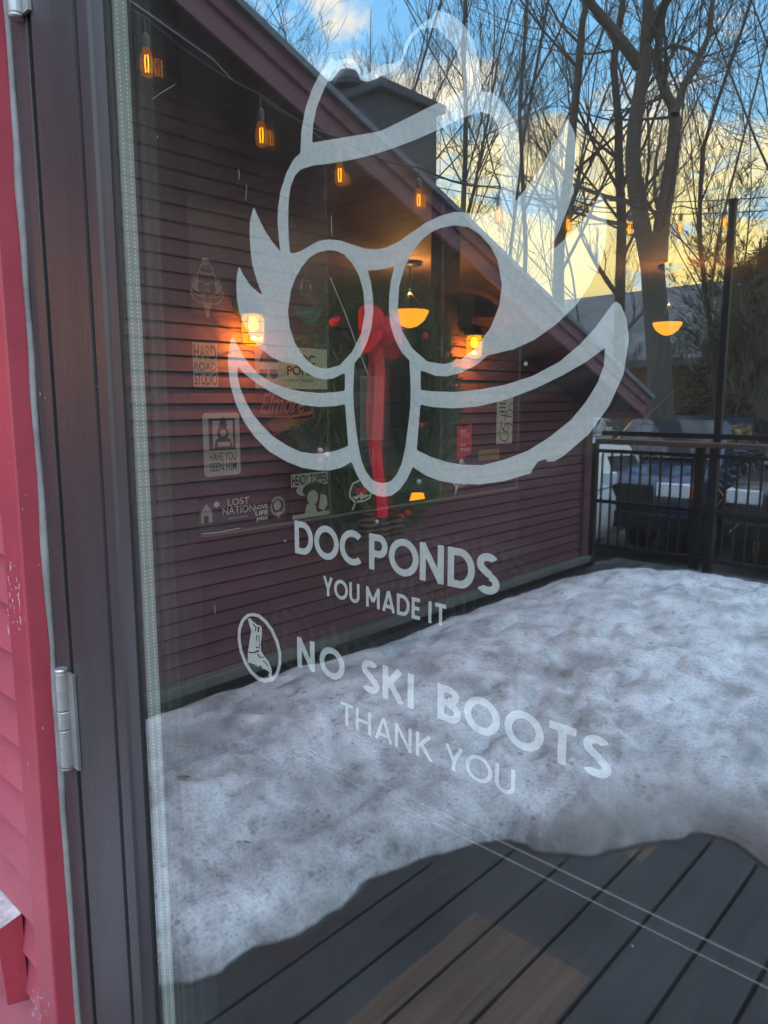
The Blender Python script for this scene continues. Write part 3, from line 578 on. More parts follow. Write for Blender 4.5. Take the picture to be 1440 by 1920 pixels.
# ------------------------------------------------------------------ inside: side window, stickers, wreath, room
IX = -1.25
sw = empty('side_window', (IX, 1.0, 1.13), label='sticker covered side window of the entry seen through the door glass', cat='window')
for (a, b) in ((0.30, 0.757), (0.761, 1.168), (1.172, 1.545)):
    mb = MB(); mb.box((IX-0.008, a, 1.132), (IX-0.002, b, 2.45)); mb.build('pane', M['side'], sw)
M['edge'] = film('polished_glass_edge', (0.55, 0.56, 0.5), 0.22)
mb = MB()
for y in (0.757, 1.168, 1.545): mb.box((IX-0.008, y+0.0005, 1.132), (IX-0.0015, y+0.0032, 1.9))
mb.box((IX-0.008, 0.30, 1.127), (IX-0.0015, 1.548, 1.1318)); mb.build('glass_edge', M['edge'], sw)
iw = empty('entry_half_wall', (IX, 1.0, 0), label='dark low wall below the sticker covered side window', cat='wall')
M['inwall'] = mat('dark_inner_panel', (0.016, 0.012, 0.012), 0.8, 0, 0.1, var=0.2, vscale=4); mb = MB(); mb.box((IX-0.06, 0.23, 0.0), (IX+0.0, 1.56, 1.126)); mb.build('panel', M['inwall'], iw)

def text_mesh(name, s, m, p0, p1, fn3, parent, wide=None, shear=0, off=0.0):
    """text stretched into the box p0..p1 (u,v) of a flat surface"""
    cu = bpy.data.curves.new('t', 'FONT'); cu.body = s; cu.size = 1.0; cu.shear = shear; cu.offset = off; cu.space_line = 0.9; cu.fill_mode = 'FRONT'
    ob = bpy.data.objects.new('t', cu); COL.objects.link(ob)
    me = bpy.data.meshes.new_from_object(ob.evaluated_get(bpy.context.evaluated_depsgraph_get()))
    bpy.data.objects.remove(ob); bpy.data.curves.remove(cu)
    V = np.array([v.co[:2] for v in me.vertices]); mn = V.min(0); mx = V.max(0)
    U = (V-mn)/(mx-mn)*(np.array(p1)-np.array(p0))+np.array(p0)
    mb = MB(); mb.add([fn3(u[0], u[1]) for u in U], [tuple(p.vertices) for p in me.polygons]); bpy.data.meshes.remove(me)
    return mb.build(name, m, parent, recalc=False)
M['grey_s'] = film('grey_sticker', (0.72, 0.72, 0.70), 0.62); M['white_s'] = film('white_sticker', (0.80, 0.79, 0.76), 0.85); M['cream_s'] = film('cream_sticker', (0.62, 0.58, 0.48), 0.9)
M['ink'] = film('dark_ink', (0.045, 0.035, 0.04), 0.92); M['line_s'] = film('faint_white_line', (0.75, 0.72, 0.70), 0.42); M['pink_s'] = film('pink_ink', (0.62, 0.14, 0.14), 0.75)
M['red_s'] = film('red_sticker', (0.72, 0.03, 0.07), 0.92); M['teal_s'] = film('teal_sticker', (0.10, 0.20, 0.19), 0.75); M['blue_s'] = film('blue_ink', (0.13, 0.14, 0.26), 0.85)
M['pale_s'] = film('pale_grey_sticker', (0.55, 0.56, 0.53), 0.8); M['mount_s'] = film('rust_sticker', (0.34, 0.11, 0.07), 0.85); M['tan_s'] = film('tan_tag', (0.30, 0.21, 0.09), 0.85)
def yz(px, py): p = on_x(px, py, IX); return (p[1], p[2])
class Sticker:                      # a flat thing on the side window; layers 0.4 mm apart
    def __init__(s, name, px0, py0, px1, py1, label):
        s.a = yz(px0, (py0+py1)/2)[0]; s.b = yz(px1, (py0+py1)/2)[0]
        pm = (px0+px1)/2; s.z1 = yz(pm, py0)[1]; s.z0 = yz(pm, py1)[1]; s.k = 0
        s.root = empty(name, (IX, (s.a+s.b)/2, s.z0), label=label, cat='sticker', group='stickers on the side window')
    def P(s, u, v, k): return (IX+0.0002+0.0005*k, s.a+(s.b-s.a)*u, s.z0+(s.z1-s.z0)*v)
    def poly(s, name, pts, m, k=0):
        mb = MB(); mb.add([s.P(u, v, k) for u, v in pts], [tuple(range(len(pts)))]); return mb.build(name, m, s.root, recalc=False)
    def rect(s, name, u0, v0, u1, v1, m, k=0, rad=0.0):
        if not rad: return s.poly(name, [(u0, v0), (u1, v0), (u1, v1), (u0, v1)], m, k)
        W_ = s.b-s.a; H_ = s.z1-s.z0; ru = rad/W_; rv = rad/H_; pts = []
        for cu, cv, a0 in ((u1-ru, v0+rv, -90), (u1-ru, v1-rv, 0), (u0+ru, v1-rv, 90), (u0+ru, v0+rv, 180)):
            for i in range(5): a = R(a0+i*22.5); pts.append((cu+ru*math.cos(a), cv+rv*math.sin(a)))
        return s.poly(name, pts, m, k)
    def oval(s, name, cu, cv, ru, rv, m, k=0, n=20): return s.poly(name, [(cu+ru*math.cos(2*math.pi*i/n), cv+rv*math.sin(2*math.pi*i/n)) for i in range(n)], m, k)
    def text(s, name, t, u0, v0, u1, v1, m, k=1, shear=0, off=0.0): return text_mesh(name, t, m, (u0, v0), (u1, v1), lambda u, v: s.P(u, v, k), s.root, shear=shear, off=off)
    def logo(s, u0, v0, u1, v1, m, k=0, name='face_outline'):
        V = np.array(LOGO[0]); mn = V.min(0); mx = V.max(0); U = (V-mn)/(mx-mn)
        mb = MB(); mb.add([s.P(u0+(u1-u0)*a, v0+(v1-v0)*b, k) for a, b in U], LOGO[1]); return mb.build(name, m, s.root, recalc=False)
s = Sticker('sticker', 361, 643, 408, 725, 'grey HARD ROAD STUDIO sticker'); s.rect('backing', 0, 0, 1, 1, M['grey_s'])
s.text('wording', 'HARD', .06, .64, .94, .95, M['ink'], off=.02); s.text('wording', 'ROAD', .06, .37, .94, .55, M['ink']); s.text('wording', 'STUDIO', .05, .04, .95, .30, M['ink'], off=.01)
s = Sticker('sticker', 381, 774, 450, 892, 'rounded grey HAVE YOU SEEN HIM sticker with a framed portrait'); s.rect('backing', 0, 0, 1, 1, M['grey_s'], 0, .008)
s.rect('portrait_frame', .15, .41, .87, .91, M['ink'], 1); s.rect('portrait_ground', .25, .45, .80, .88, M['grey_s'], 2)
s.oval('portrait_head', .52, .68, .15, .11, M['ink'], 3); s.poly('portrait_body', [(.28, .45), (.33, .58), (.45, .62), (.60, .62), (.72, .58), (.78, .45)], M['ink'], 4); s.poly('portrait_hat', [(.40, .77), (.64, .77), (.60, .88), (.52, .94), (.45, .88)], M['ink'], 5)
s.rect('portrait_card', .36, .47, .70, .54, M['grey_s'], 5); s.oval('portrait_face', .52, .68, .09, .055, M['grey_s'], 4)
s.text('wording', 'HAVE YOU', .15, .24, .88, .375, M['ink'], off=.012); s.text('wording', 'SEEN HIM', .15, .08, .88, .215, M['ink'], off=.008)
s = Sticker('sticker', 356, 482, 418, 586, 'faint white outline sticker of a face with a bobble hat, near the hinge side'); s.logo(0, .12, 1, .86, M['line_s']); s.oval('bobble', .48, .92, .12, .075, M['line_s']); s.poly('beard', [(.36, .18), (.62, .18), (.54, -.08), (.46, -.08)], M['line_s'])
s = Sticker('sticker', 561, 518, 586, 556, 'tiny faint face outline sticker above the teal sticker'); s.logo(0, 0, 1, 1, M['line_s'])
s = Sticker('sticker', 548, 556, 604, 606, 'half round teal sticker with a brown upper band'); s.poly('bowl', [(0, .62), (.06, .35), (.2, .12), (.4, .0), (.6, .0), (.8, .12), (.94, .35), (1, .62)], M['teal_s']); s.poly('band', [(.05, .64), (.95, .64), (.8, .9), (.3, 1)], film('brown_band', (.22, .10, .08), .6))
s = Sticker('sticker', 478, 651, 613, 729, 'cream DOC PONDS STOWE VERMONT sign with a blue hatted face'); s.rect('backing', 0, 0, 1, 1, M['cream_s'])
s.text('wording', 'DOC', .50, .60, .82, .83, M['ink'], off=.03); s.text('wording', 'PONDS', .42, .33, .92, .56, M['ink'], off=.03); s.text('wording', 'STOWE, VERMONT', .42, .16, .80, .23, M['ink'])
s.poly('hat', [(.05, .62), (.10, .86), (.17, .92), (.25, .86), (.30, .62)], M['blue_s'], 1); s.oval('goggle', .10, .36, .055, .14, M['blue_s'], 1); s.oval('goggle', .24, .36, .055, .14, M['blue_s'], 1); s.rect('face', .06, .45, .30, .59, M['white_s'], 2)
s = Sticker('sticker', 486, 737, 592, 816, 'dull red script sticker reading Elmore over a rust coloured hill'); s.text('wording', 'Elmore', .0, .52, .80, 1.0, M['pink_s'], 1, .5, .015); s.poly('hill', [(.10, .32), (.30, .42), (.62, .38), (.95, .40), (.55, .18), (.25, .0)], M['mount_s']); s.poly('swoosh', [(.0, .44), (.5, .46), (.95, .58), (.9, .48), (.5, .40)], M['pink_s'], 1)
s = Sticker('sticker', 374, 935, 477, 976, 'LOST NATION BREWING sticker with a small barn and moon'); s.text('wording', 'LOST', .50, .66, .90, .98, M['white_s']); s.text('wording', 'NATION', .40, .26, 1.0, .60, M['white_s']); s.text('wording', 'BREWING', .50, .02, .86, .13, M['pale_s'])
s.poly('barn', [(.02, .02), (.02, .5), (.12, .86), (.22, .5), (.22, .02)], M['pale_s']); s.oval('moon', .30, .80, .05, .13, M['white_s']); s.rect('barn_door', .07, .02, .15, .34, M['ink'], 1)
s = Sticker('sticker', 478, 944, 502, 977, 'small stacked LOVE LIFE JIBS sticker')
for i, t in enumerate(('LOVE', 'LIFE', 'JIBS')): s.text('wording', t, .02, .70-.35*i, .98, .95-.35*i, M['white_s'], off=.03)
s = Sticker('sticker', 503, 927, 538, 977, 'round dark sticker of a bearded head in a pale ring'); s.oval('disc', .5, .5, .5, .5, M['ink']); s.oval('ring', .5, .56, .38, .36, M['pale_s'], 1); s.oval('inner_disc', .5, .56, .32, .30, M['ink'], 2); s.oval('head', .46, .60, .20, .18, M['grey_s'], 3); s.poly('beard', [(.34, .34), (.68, .34), (.54, .12), (.48, .12)], M['pale_s'], 3)
s = Sticker('sticker', 543, 884, 617, 972, 'square black and grey HEADY TOPPER sticker right of the round head sticker'); s.rect('backing', 0, 0, 1, 1, M['ink']); s.rect('banner', .04, .70, .96, .97, M['pale_s'], 1); s.text('wording', 'HEADY TOPPER', .06, .73, .95, .94, M['ink'], 2, off=.03)
s.oval('swirl', .42, .62, .27, .13, M['pale_s'], 3); s.oval('swirl_shade', .60, .60, .30, .17, M['ink'], 4); s.oval('swirl', .55, .44, .14, .16, M['pale_s'], 5); s.poly('swirl', [(.70, .20), (.76, .50), (.90, .46), (.94, .26), (.84, .12)], M['pale_s'], 5); s.poly('swirl', [(.34, .12), (.40, .32), (.62, .28), (.66, .12)], M['pale_s'], 5); s.rect('footer', .04, .03, .98, .12, M['pale_s'], 6)
s = Sticker('sticker', 654, 898, 699, 953, 'die cut face sticker with red goggles near the lower tip of the emblem'); s.poly('backing', [(.1, -.02), (.22, .22), (.02, .4), (0, .62), (.14, .9), (.45, 1), (.8, .86), (1, .55), (.9, .3), (.6, .2), (.3, .22), (.18, 0)], M['white_s']); s.poly('ground', [(.16, .1), (.28, .27), (.08, .42), (.06, .6), (.18, .83), (.45, .93), (.75, .8), (.92, .55), (.85, .36), (.6, .26), (.35, .28)], M['ink'], 1)
s.oval('goggle', .36, .60, .13, .12, M['red_s'], 2); s.oval('goggle', .64, .60, .13, .12, M['red_s'], 2); s.poly('moustache', [(.12, .42), (.45, .48), (.88, .42), (.6, .32), (.46, .40), (.3, .32)], M['white_s'], 2); s.oval('nose', .5, .42, .06, .14, M['white_s'], 3)
s = Sticker('sticker', 857, 795, 884, 861, 'red ribbon shaped sticker reading DOC PONDS twice'); s.poly('backing', [(0, .0), (.45, .05), (1, .18), (1, 1), (.5, .92), (0, .95)], M['red_s'])
for v in (.62, .22): s.text('wording', 'DOC', .22, v+.14, .62, v+.22, M['white_s']); s.text('wording', 'PONDS', .22, v, .85, v+.10, M['white_s'])
s = Sticker('sticker', 931, 744, 961, 832, 'tall pale sticker with dark script running up its side'); s.rect('backing', 0, 0, 1, 1, M['pale_s'])
def stroke(st_, pts, w, k=1):
    q = [((x-265)/250, 1-(y-365)/740) for x, y in pts]; m = MB(); W_ = st_.b-st_.a; H_ = st_.z1-st_.z0; L = []; Rr = []
    for i_, p in enumerate(q):
        a, b = q[max(i_-1, 0)], q[min(i_+1, len(q)-1)]; d = np.array([(b[0]-a[0])*W_, (b[1]-a[1])*H_]); d /= np.linalg.norm(d)+1e-9; nn = np.array([-d[1]/W_, d[0]/H_])*w
        L.append(st_.P(p[0]-nn[0], p[1]-nn[1], k)); Rr.append(st_.P(p[0]+nn[0], p[1]+nn[1], k))
    n_ = len(q); m.add(L+Rr, [(a, a+1, n_+a+1, n_+a) for a in range(n_-1)]); return m.build('script_stroke', M['ink'], st_.root, recalc=False)
for k_, pts in enumerate((((310, 880), (308, 940), (325, 1010), (360, 1050), (410, 1066), (440, 1040), (446, 980), (430, 930), (390, 905), (350, 870), (335, 800), (345, 745)), ((380, 940), (372, 860), (395, 800), (430, 790), (452, 830), (445, 890), (415, 915)),
        ((330, 655), (400, 664), (500, 684)), ((385, 792), (450, 786), (500, 812)), ((378, 740), (395, 650), (425, 580), (470, 560), (500, 605)), ((440, 560), (448, 505), (475, 470), (506, 478)))): stroke(s, pts, .0016, 1+k_)
for y in (412, 470, 530, 592): stroke(s, ((302, y), (400, y+4)), .0022, 1)
s = Sticker('sticker', 848, 862, 881, 926, 'small white outline face sticker below the red ribbon sticker'); s.logo(0, .2, 1, .9, M['white_s']); s.oval('bobble', .5, .96, .12, .07, M['white_s']); s.poly('beard', [(.2, .3), (.4, .28), (.14, -.05)], M['white_s'])
s = Sticker('sticker', 897, 843, 936, 862, 'tan rectangular tag sticker near the tall pale one'); s.rect('tag', 0, 0, 1, 1, M['tan_s']); s.rect('tag_line', .1, .55, .9, .62, M['ink'], 1)

# the room behind
room = empty('dining_room', (-3, 4, 0), label='dim dining room shell behind the glass with a lit timber ceiling', cat='room')
M['ceil'] = mat('timber_ceiling', (0.30, 0.20, 0.12), 0.7, var=0.2, vscale=3, stretch=(0.2, 4, 1)); M['floor'] = mat('inner_floor', (0.016, 0.012, 0.010), 0.6, 0, 0.2, var=0.3, vscale=3, stretch=(5, 0.4, 1)); M['inner_wall'] = mat('inner_wall', (0.034, 0.027, 0.027), 0.8, 0, 0.1, var=0.2, vscale=2)
mb = MB(); mb.box((-9, 0.23, 2.56), (1.5, 9.2, 2.62)); mb.build('ceiling', M['ceil'], room)
mb = MB(); mb.box((-9, 0.23, -0.06), (1.5, 9.2, 0.0)); mb.build('floor', M['floor'], room)
mb = MB(); mb.box((-9.1, 9.2, 0), (1.5, 9.3, 2.56)); mb.box((1.5, 5.2, 0), (1.6, 9.3, 2.56)); mb.box((1.5, 0.23, 0), (1.6, 5.2, 0.35))
wy0, wy1 = 2.4, 5.4
mb.box((-9.1, 0.23, 0), (-9.0, wy0, 2.56)); mb.box((-9.1, wy1, 0), (-9.0, 9.2, 2.56)); mb.box((-9.1, wy0, 0), (-9.0, wy1, 0.7)); mb.box((-9.1, wy0, 1.75), (-9.0, wy1, 2.56))
mb.build('wall', M['inner_wall'], room)
mb = MB(); mb.box((1.54, 0.23, 0.352), (1.548, 5.198, 2.558)); mb.build('added_glazed_wall', M['side'], room)  # unseen glazing, added to let daylight onto the side window and stickers
mb = MB(); [mb.box((1.5, y, 0.352), (1.6, y+0.06, 2.558)) for y in (1.8, 3.4)]; mb.build('added_glazing_post', M['frame'], room)  # posts of the added glazing
mb = MB()
for y in (3.35, 4.4): mb.box((-9.08, y, 0.7), (-9.02, y+0.07, 1.75))
mb.build('window_mullion', M['inner_wall'], room)
rp = ray(835, 520); rp = rp/np.hypot(rp[0], rp[1]); pp_ = EYE+rp*4.4
mb = MB(); mb.box((pp_[0]-0.06, pp_[1]-0.06, 0.001), (pp_[0]+0.06, pp_[1]+0.06, 2.558)); o = mb.build('timber_post', M['inner_wall'], bevel=0.006); tag(o, 'dark square timber post standing in the dining room', 'post')
def pendant(px, py, dist, rad, label, watt):
    r = ray(px, py); r = r/np.hypot(r[0], r[1]); p = EYE+r*dist
    e = empty('pendant_lamp', (p[0], p[1], p[2]), label=label, cat='pendant lamp', group='amber bowl lamps hanging in the dining room')
    b = MB(); b.lathe(p, [(0.02, -0.62*rad), (0.42*rad, -0.52*rad), (0.76*rad, -0.26*rad), (0.97*rad, 0.10*rad), (rad, 0.26*rad), (0.95*rad, 0.24*rad), (0.6*rad, 0.0), (0.05, -0.1*rad)], 28); b.build('bowl', M['amber'], e, smooth=True)
    b = MB(); top = 2.555
    for k in range(3):
        a = k*2.094+0.4; b.tube([(p[0]+0.9*rad*math.cos(a), p[1]+0.9*rad*math.sin(a), p[2]+0.22*rad), (p[0], p[1], p[2]+0.20)], 0.004, 5)
    b.tube([(p[0], p[1], p[2]+0.20), (p[0], p[1], top-0.03)], 0.006, 6); b.build('chain', M['black'], e)
    b = MB(); b.lathe((p[0], p[1], top-0.04), [(0.03, 0), (0.10, 0.015), (0.11, 0.036)], 18); b.build('canopy', M['black'], e, smooth=True)
    l = bpy.data.lights.new('lamp_light', 'POINT'); l.energy = watt; l.color = (1.0, 0.42, 0.10); l.shadow_soft_size = 0.015
    lo = bpy.data.objects.new('lamp_light', l); COL.objects.link(lo); lo.location = (0, 0, 0.19); lo.parent = e
pendant(768, 592, 6.6, 0.165, 'amber glass bowl pendant lamp seen through the right goggle of the emblem', 26)
pendant(1251, 612, 7.2, 0.125, 'amber glass bowl pendant lamp glowing over the big tree trunk', 12)
# lit table lamp low in the room + table, framed notice
tp = ray(783, 932); tp = tp/np.hypot(tp[0], tp[1]); tq = EYE+tp*4.6
tb = empty('dining_table', (tq[0], tq[1], 0), label='dark wooden table carrying a lit amber lamp', cat='table')
zt = tq[2]-0.11
mb = MB(); mb.box((tq[0]-0.4, tq[1]-0.4, zt-0.035), (tq[0]+0.4, tq[1]+0.4, zt)); mb.build('tabletop', M['floor'], tb, bevel=0.004)
mb = MB(); mb.tube([(tq[0], tq[1], 0.03), (tq[0], tq[1], zt-0.036)], 0.035, 10); mb.lathe((tq[0], tq[1], 0.0), [(0.25, 0), (0.24, 0.02), (0.05, 0.035)], 18); mb.build('pedestal', M['black'], tb)
tlamp = empty('table_lamp', (tq[0], tq[1], zt), label='small lit amber lamp standing on the dining table', cat='lamp')
mb = MB(); mb.lathe((tq[0], tq[1], tq[2]), [(0.052, -0.022), (0.05, -0.022), (0.038, 0.024), (0.04, 0.024)], 20); mb.build('lamp_shade', M['amber'], tlamp, smooth=True)
mb = MB(); mb.lathe((tq[0], tq[1], zt+0.0005), [(0.04, 0), (0.036, 0.012), (0.008, 0.02), (0.008, tq[2]-zt-0.02)], 14); mb.build('base', M['black'], tlamp, smooth=True)
fp = EYE+(lambda r: r/np.hypot(r[0], r[1]))(ray(697, 738))*3.2
nf = empty('notice_stand', (fp[0], fp[1], 0), R(44), label='pale notice in a dark frame on a stand seen through the nose of the emblem', cat='notice')
b = local(); b.box((-0.075, -0.012, 1.20), (0.075, 0.012, 1.52)); b.build('frame', M['inner_wall'], nf); b = local(); b.box((-0.050, -0.0155, 1.225), (0.050, -0.0125, 1.495)); b.build('paper', mat('pale_lavender_paper', (0.30, 0.27, 0.34), 0.7), nf); b = local(); b.tube([(0, 0, 0.012), (0, 0, 1.199)], 0.012, 8); b.lathe((0, 0, 0.0), [(0.16, 0), (0.15, 0.012), (0.02, 0.02)], 16); b.build('stand', M['black'], nf)

# ------------------------------------------------------------------ the yard: side wing with gable roof
WX = -2.95
wing = empty('house_wing', out((WX, 2.6, 0)), label='maroon clapboard wing of the building with a sloping gable roof', cat='building')
ztop = lambda y: 2.79-0.375*(y-1.27)            # line where soffit meets siding
zfb = lambda y: 2.77-0.375*(y-1.27)
zrf = lambda y: 2.945-0.375*(y-1.27)
mb = yard(); z = 0.112; YE = 5.2; jr = random.Random(12)
while z < 3.25:
    z2 = z+0.0705; jz = z2-0.010+jr.uniform(-.001, .001)
    y1 = min(YE, 1.27+(2.79-z)/0.375); y1t = min(YE, 1.27+(2.79-z2)/0.375)
    js = sorted([0.03]+[jr.uniform(.4, max(.5, y1t-.4)) for _ in range(2)])
    for a, b in zip(js, js[1:]+[None]):
        e0 = y1 if b is None else b-0.002; e1 = y1t if b is None else b-0.002; o_ = jr.uniform(-.0012, .0012)
        mb.add([(WX+0.027+o_, a, z), (WX+0.027+o_, e0, z), (WX+0.014, e1, jz), (WX+0.014, a, jz), (WX, a, z), (WX, e0, z), (WX, e1, jz), (WX, a, jz)], [(0, 1, 2, 3), (4, 7, 6, 5), (0, 4, 5, 1), (1, 5, 6, 2), (3, 2, 6, 7), (0, 3, 7, 4)])
    z = z2
mb.build('siding', M['maroon'], wing)
mb = yard(); mb.prism([(WX-0.001, 0.03, -0.7), (WX-0.001, YE-0.004, -0.7), (WX-0.001, YE-0.004, ztop(YE)+0.12), (WX-0.001, 0.03, 3.3)], (-0.15, 0, 0)); mb.box((WX-5, YE-0.16, -0.7), (WX-0.152, YE-0.005, 1.43)); mb.build('wall_core', M['soffit'], wing)  # core coloured dark to deepen the shadow lines between clapboards
mb = yard(); mb.box((WX+0.0275, 5.11, 0.112), (WX+0.048, 5.215, 1.30)); mb.build('corner_board', M['maroon'], wing)
mb = yard(); mb.box((WX+0.02, 0.04, 0.055), (WX+0.085, 5.2, 0.108)); mb.build('ledge', M['ledge'], wing, bevel=0.006)
mb = yard(); mb.box((WX+0.0, 0.04, -0.05), (WX+0.03, 5.2, 0.053)); mb.build('plinth_shadow_band', M['dark'], wing)  # near-black strip paints the shadow band under the ledge
RX = -2.5; RE = 5.28
def rake(x0, x1, za, zb, name, m, y0=-0.3, y1=RE):
    b = yard(); b.prism([(x0, y0, za(y0)), (x0, y1, za(y1)), (x0, y1, zb(y1)), (x0, y0, zb(y0))], (x1-x0, 0, 0)); return b.build(name, m, wing)
rake(RX-0.02, RX, zfb, lambda y: zfb(y)+0.088, 'fascia_board', M['fascia'])
rake(RX-0.012, RX+0.018, lambda y: zfb(y)+0.090, lambda y: zfb(y)+0.150, 'fascia_board', M['fascia'])
rake(-8.0, RX+0.045, lambda y: zfb(y)+0.152, lambda y: zfb(y)+0.182, 'roof', M['shingle'], y1=RE+0.06)
rake(WX+0.02, RX-0.022, lambda y: zfb(y)+0.02, lambda y: zfb(y)+0.035, 'soffit', M['soffit'])
rake(-7.9, WX-0.152, lambda y: zfb(y)+0.02, lambda y: zfb(y)+0.035, 'soffit', M['soffit'])
mb = yard(); mb.box((-8, RE-0.02, zfb(RE)-0.02), (RX-0.001, RE+0.01, zfb(RE)+0.15)); mb.build('eave_board', M['fascia'], wing)
# chimney
ch = empty('chimney_box', out((-3.9, 3.75, 2.7)), label='square dark grey chimney box rising behind the roof edge', cat='chimney')
cp = on_x(715, 150, -3.6); y0c = cp[1]; y1c = on_x(819, 200, -3.6)[1]; zc = cp[2]
mb = yard(); mb.box((-4.35, y0c, 1.9), (-3.6, y1c, zc-0.06)); mb.build('shaft', M['chim'], ch)
mb = yard(); mb.box((-4.40, y0c-0.05, zc-0.06), (-3.55, y1c+0.05, zc)); mb.build('cap', M['chim'], ch, bevel=0.01)
fpx = on_y(652, 140, y0c+0.2); mb = yard(); mb.lathe((fpx[0], y0c+0.2, zc), [(0.16, 0), (0.11, 0.06), (0.075, 0.08)], 8); mb.build('flue_base', M['copper'], ch)
mb = yard(); mb.lathe((fpx[0], y0c+0.2, zc+0.08), [(0.075, 0), (0.075, 0.04), (0.13, 0.06), (0.13, 0.10), (0.07, 0.17), (0.03, 0.18)], 8); mb.build('flue_cap', M['chim'], ch)

# wall lanterns (lit)
def lantern(px, py, label):
    p = on_x(px, py, WX+0.11); p = np.array([p[0], p[1], p[2]])
    e = empty('wall_lantern', out(p), label=label, cat='wall lantern', group='lit jar lanterns on the maroon wing')
    b = yard(); b.lathe(p, [(0.02, -0.085), (0.045, -0.075), (0.052, -0.02), (0.052, 0.035), (0.04, 0.055)], 18); b.build('jar', M['jar'], e, smooth=True)
    b = yard(); b.lathe(p, [(0.006, -0.02), (0.02, -0.005), (0.022, 0.02), (0.010, 0.045)], 12); b.build('bulb', M['lampcore'], e, smooth=True)
    b = yard()
    for z, r in ((-0.078, 0.05), (-0.03, 0.057), (0.02, 0.057)): b.tube([(p[0]+r*math.cos(a), p[1]+r*math.sin(a), p[2]+z) for a in np.linspace(0, 2*math.pi, 22)], 0.0018, 5)
    for k in range(6):
        a = k*math.pi/3; b.tube([(p[0]+.057*math.cos(a), p[1]+.057*math.sin(a), p[2]+.055), (p[0]+.057*math.cos(a), p[1]+.057*math.sin(a), p[2]-.03), (p[0]+.05*math.cos(a), p[1]+.05*math.sin(a), p[2]-.078)], 0.0016, 5)
    b.build('cage', M['black'], e)
    b = yard(); b.lathe((p[0], p[1], p[2]+0.055), [(0.062, 0), (0.06, 0.012), (0.035, 0.05), (0.02, 0.06)], 18); b.tube([(p[0], p[1], p[2]+0.11), (p[0]-0.03, p[1], p[2]+0.14), (WX+0.035, p[1], p[2]+0.10)], 0.009, 8); b.lathe((WX+0.02, p[1], p[2]+0.10), [(0.05, 0), (0.05, 0.012), (0.03, 0.02)], 16, axis='x'); b.build('bracket', M['black'], e)
    l = bpy.data.lights.new('lantern_light', 'POINT'); l.energy = 26.0; l.color = (1.0, 0.33, 0.03); l.shadow_soft_size = 0.004
    lo = bpy.data.objects.new('lantern_light', l); COL.objects.link(lo); lo.parent = e; lo.location = (0.0, 0, -0.05)
lantern(474, 613, 'nearer lit caged wall lantern, glowing yellow close to the door')
lantern(889, 646, 'farther lit caged wall lantern, toward the railing end of the wing')

# big wreath with red bow hung on the wing between the lanterns
BX = WX+0.16
_c = on_x(700, 752, BX); _t = on_x(700, 508, BX)[2]; _b = on_x(700, 1000, BX)[2]; _l = on_x(556, 752, BX)[1]; _r = on_x(846, 752, BX)[1]
WC = np.array([BX, (_l+_r)/2, (_t+_b)/2]); TR = 0.185; RY_ = (_r-_l)/2-TR; RZ_ = (_t-_b)/2-TR
wr = empty('wreath', out(WC), label='big evergreen wreath with a red bow and long red ribbon tail on the maroon wing', cat='wreath')
rg = random.Random(3); fo = yard(); brn = yard()
brn.tube([(WC[0]-0.05, WC[1]+RY_*math.cos(a), WC[2]+RZ_*math.sin(a)) for a in np.linspace(0, 2*math.pi, 48)], 0.085, 9); brn.build('vine_ring', mat('vine', (0.020, 0.019, 0.013), 0.9), wr, smooth=True)
for i in range(15000):
    a = rg.uniform(0, 2*math.pi); rr = TR*math.sqrt(rg.random())*rg.choice((.8, 1.0, 1.08)); b = rg.uniform(0, 2*math.pi)
    R0 = rr*math.cos(b); xo = max(-0.11, rr*math.sin(b)*0.7)
    p = np.array([WC[0]+xo, WC[1]+(RY_+R0)*math.cos(a), WC[2]+(RZ_+R0)*math.sin(a)])
    d = np.array([rg.gauss(0, 0.5)+xo*6, -math.sin(a)*0.9+math.cos(a)*R0*7+rg.gauss(0, .5), math.cos(a)*0.9+math.sin(a)*R0*7+rg.gauss(0, .5)]); d /= np.linalg.norm(d)
    L = rg.uniform(0.03, 0.12); w = np.cross(d, [rg.gauss(0, 1), rg.gauss(0, 1), rg.gauss(0, 1)]); w /= np.linalg.norm(w); w *= rg.uniform(.003, .0065)
    fo.add([p-w, p+w, p+w*0.3+d*L, p-w*0.3+d*L], [(0, 1, 2, 3)])
M['wneedle'] = mat('wreath_needles', (0.062, 0.088, 0.038), 0.8, 0, 0.15, var=0.5, vscale=9)
fo.build('foliage', M['wneedle'], wr, recalc=False)
M['ribbon'] = mat('red_ribbon', (0.62, 0.008, 0.028), 0.5, spec=0.25, var=0.12, vscale=8)
FX = BX+0.19; _q = on_x(716, 622, FX); by, bz = _q[1], _q[2]; bow = yard(); NB = 18
for sgn in (-1, 1):
    for (sz, hz, wv) in ((0.150, 0.05, 0.058), (0.130, -0.07, 0.052)):
        pts = []
        for i in range(NB+1):
            t = i/NB*math.pi*2; pts.append((0.055*math.sin(t), sgn*sz*(1-math.cos(t))/2, hz*(1-math.cos(t))/2+0.03*math.sin(t)))
        for i in range(NB):
            p, q = pts[i], pts[i+1]; k0 = .35+.65*math.sin(i/NB*math.pi); k1 = .35+.65*math.sin((i+1)/NB*math.pi)
            bow.add([(FX+p[0], by+p[1], bz+p[2]-wv*k0), (FX+q[0], by+q[1], bz+q[2]-wv*k1), (FX+q[0], by+q[1], bz+q[2]+wv*k1), (FX+p[0], by+p[1], bz+p[2]+wv*k0)], [(0, 1, 2, 3)])
bow.lathe((FX+0.03, by, bz), [(0.02, -0.07), (0.05, -0.04), (0.055, 0.02), (0.02, 0.07)], 14)
bow.build('bow', M['ribbon'], wr, smooth=True, recalc=False)
tl = yard(); _e = on_x(716, 968, FX-0.03)
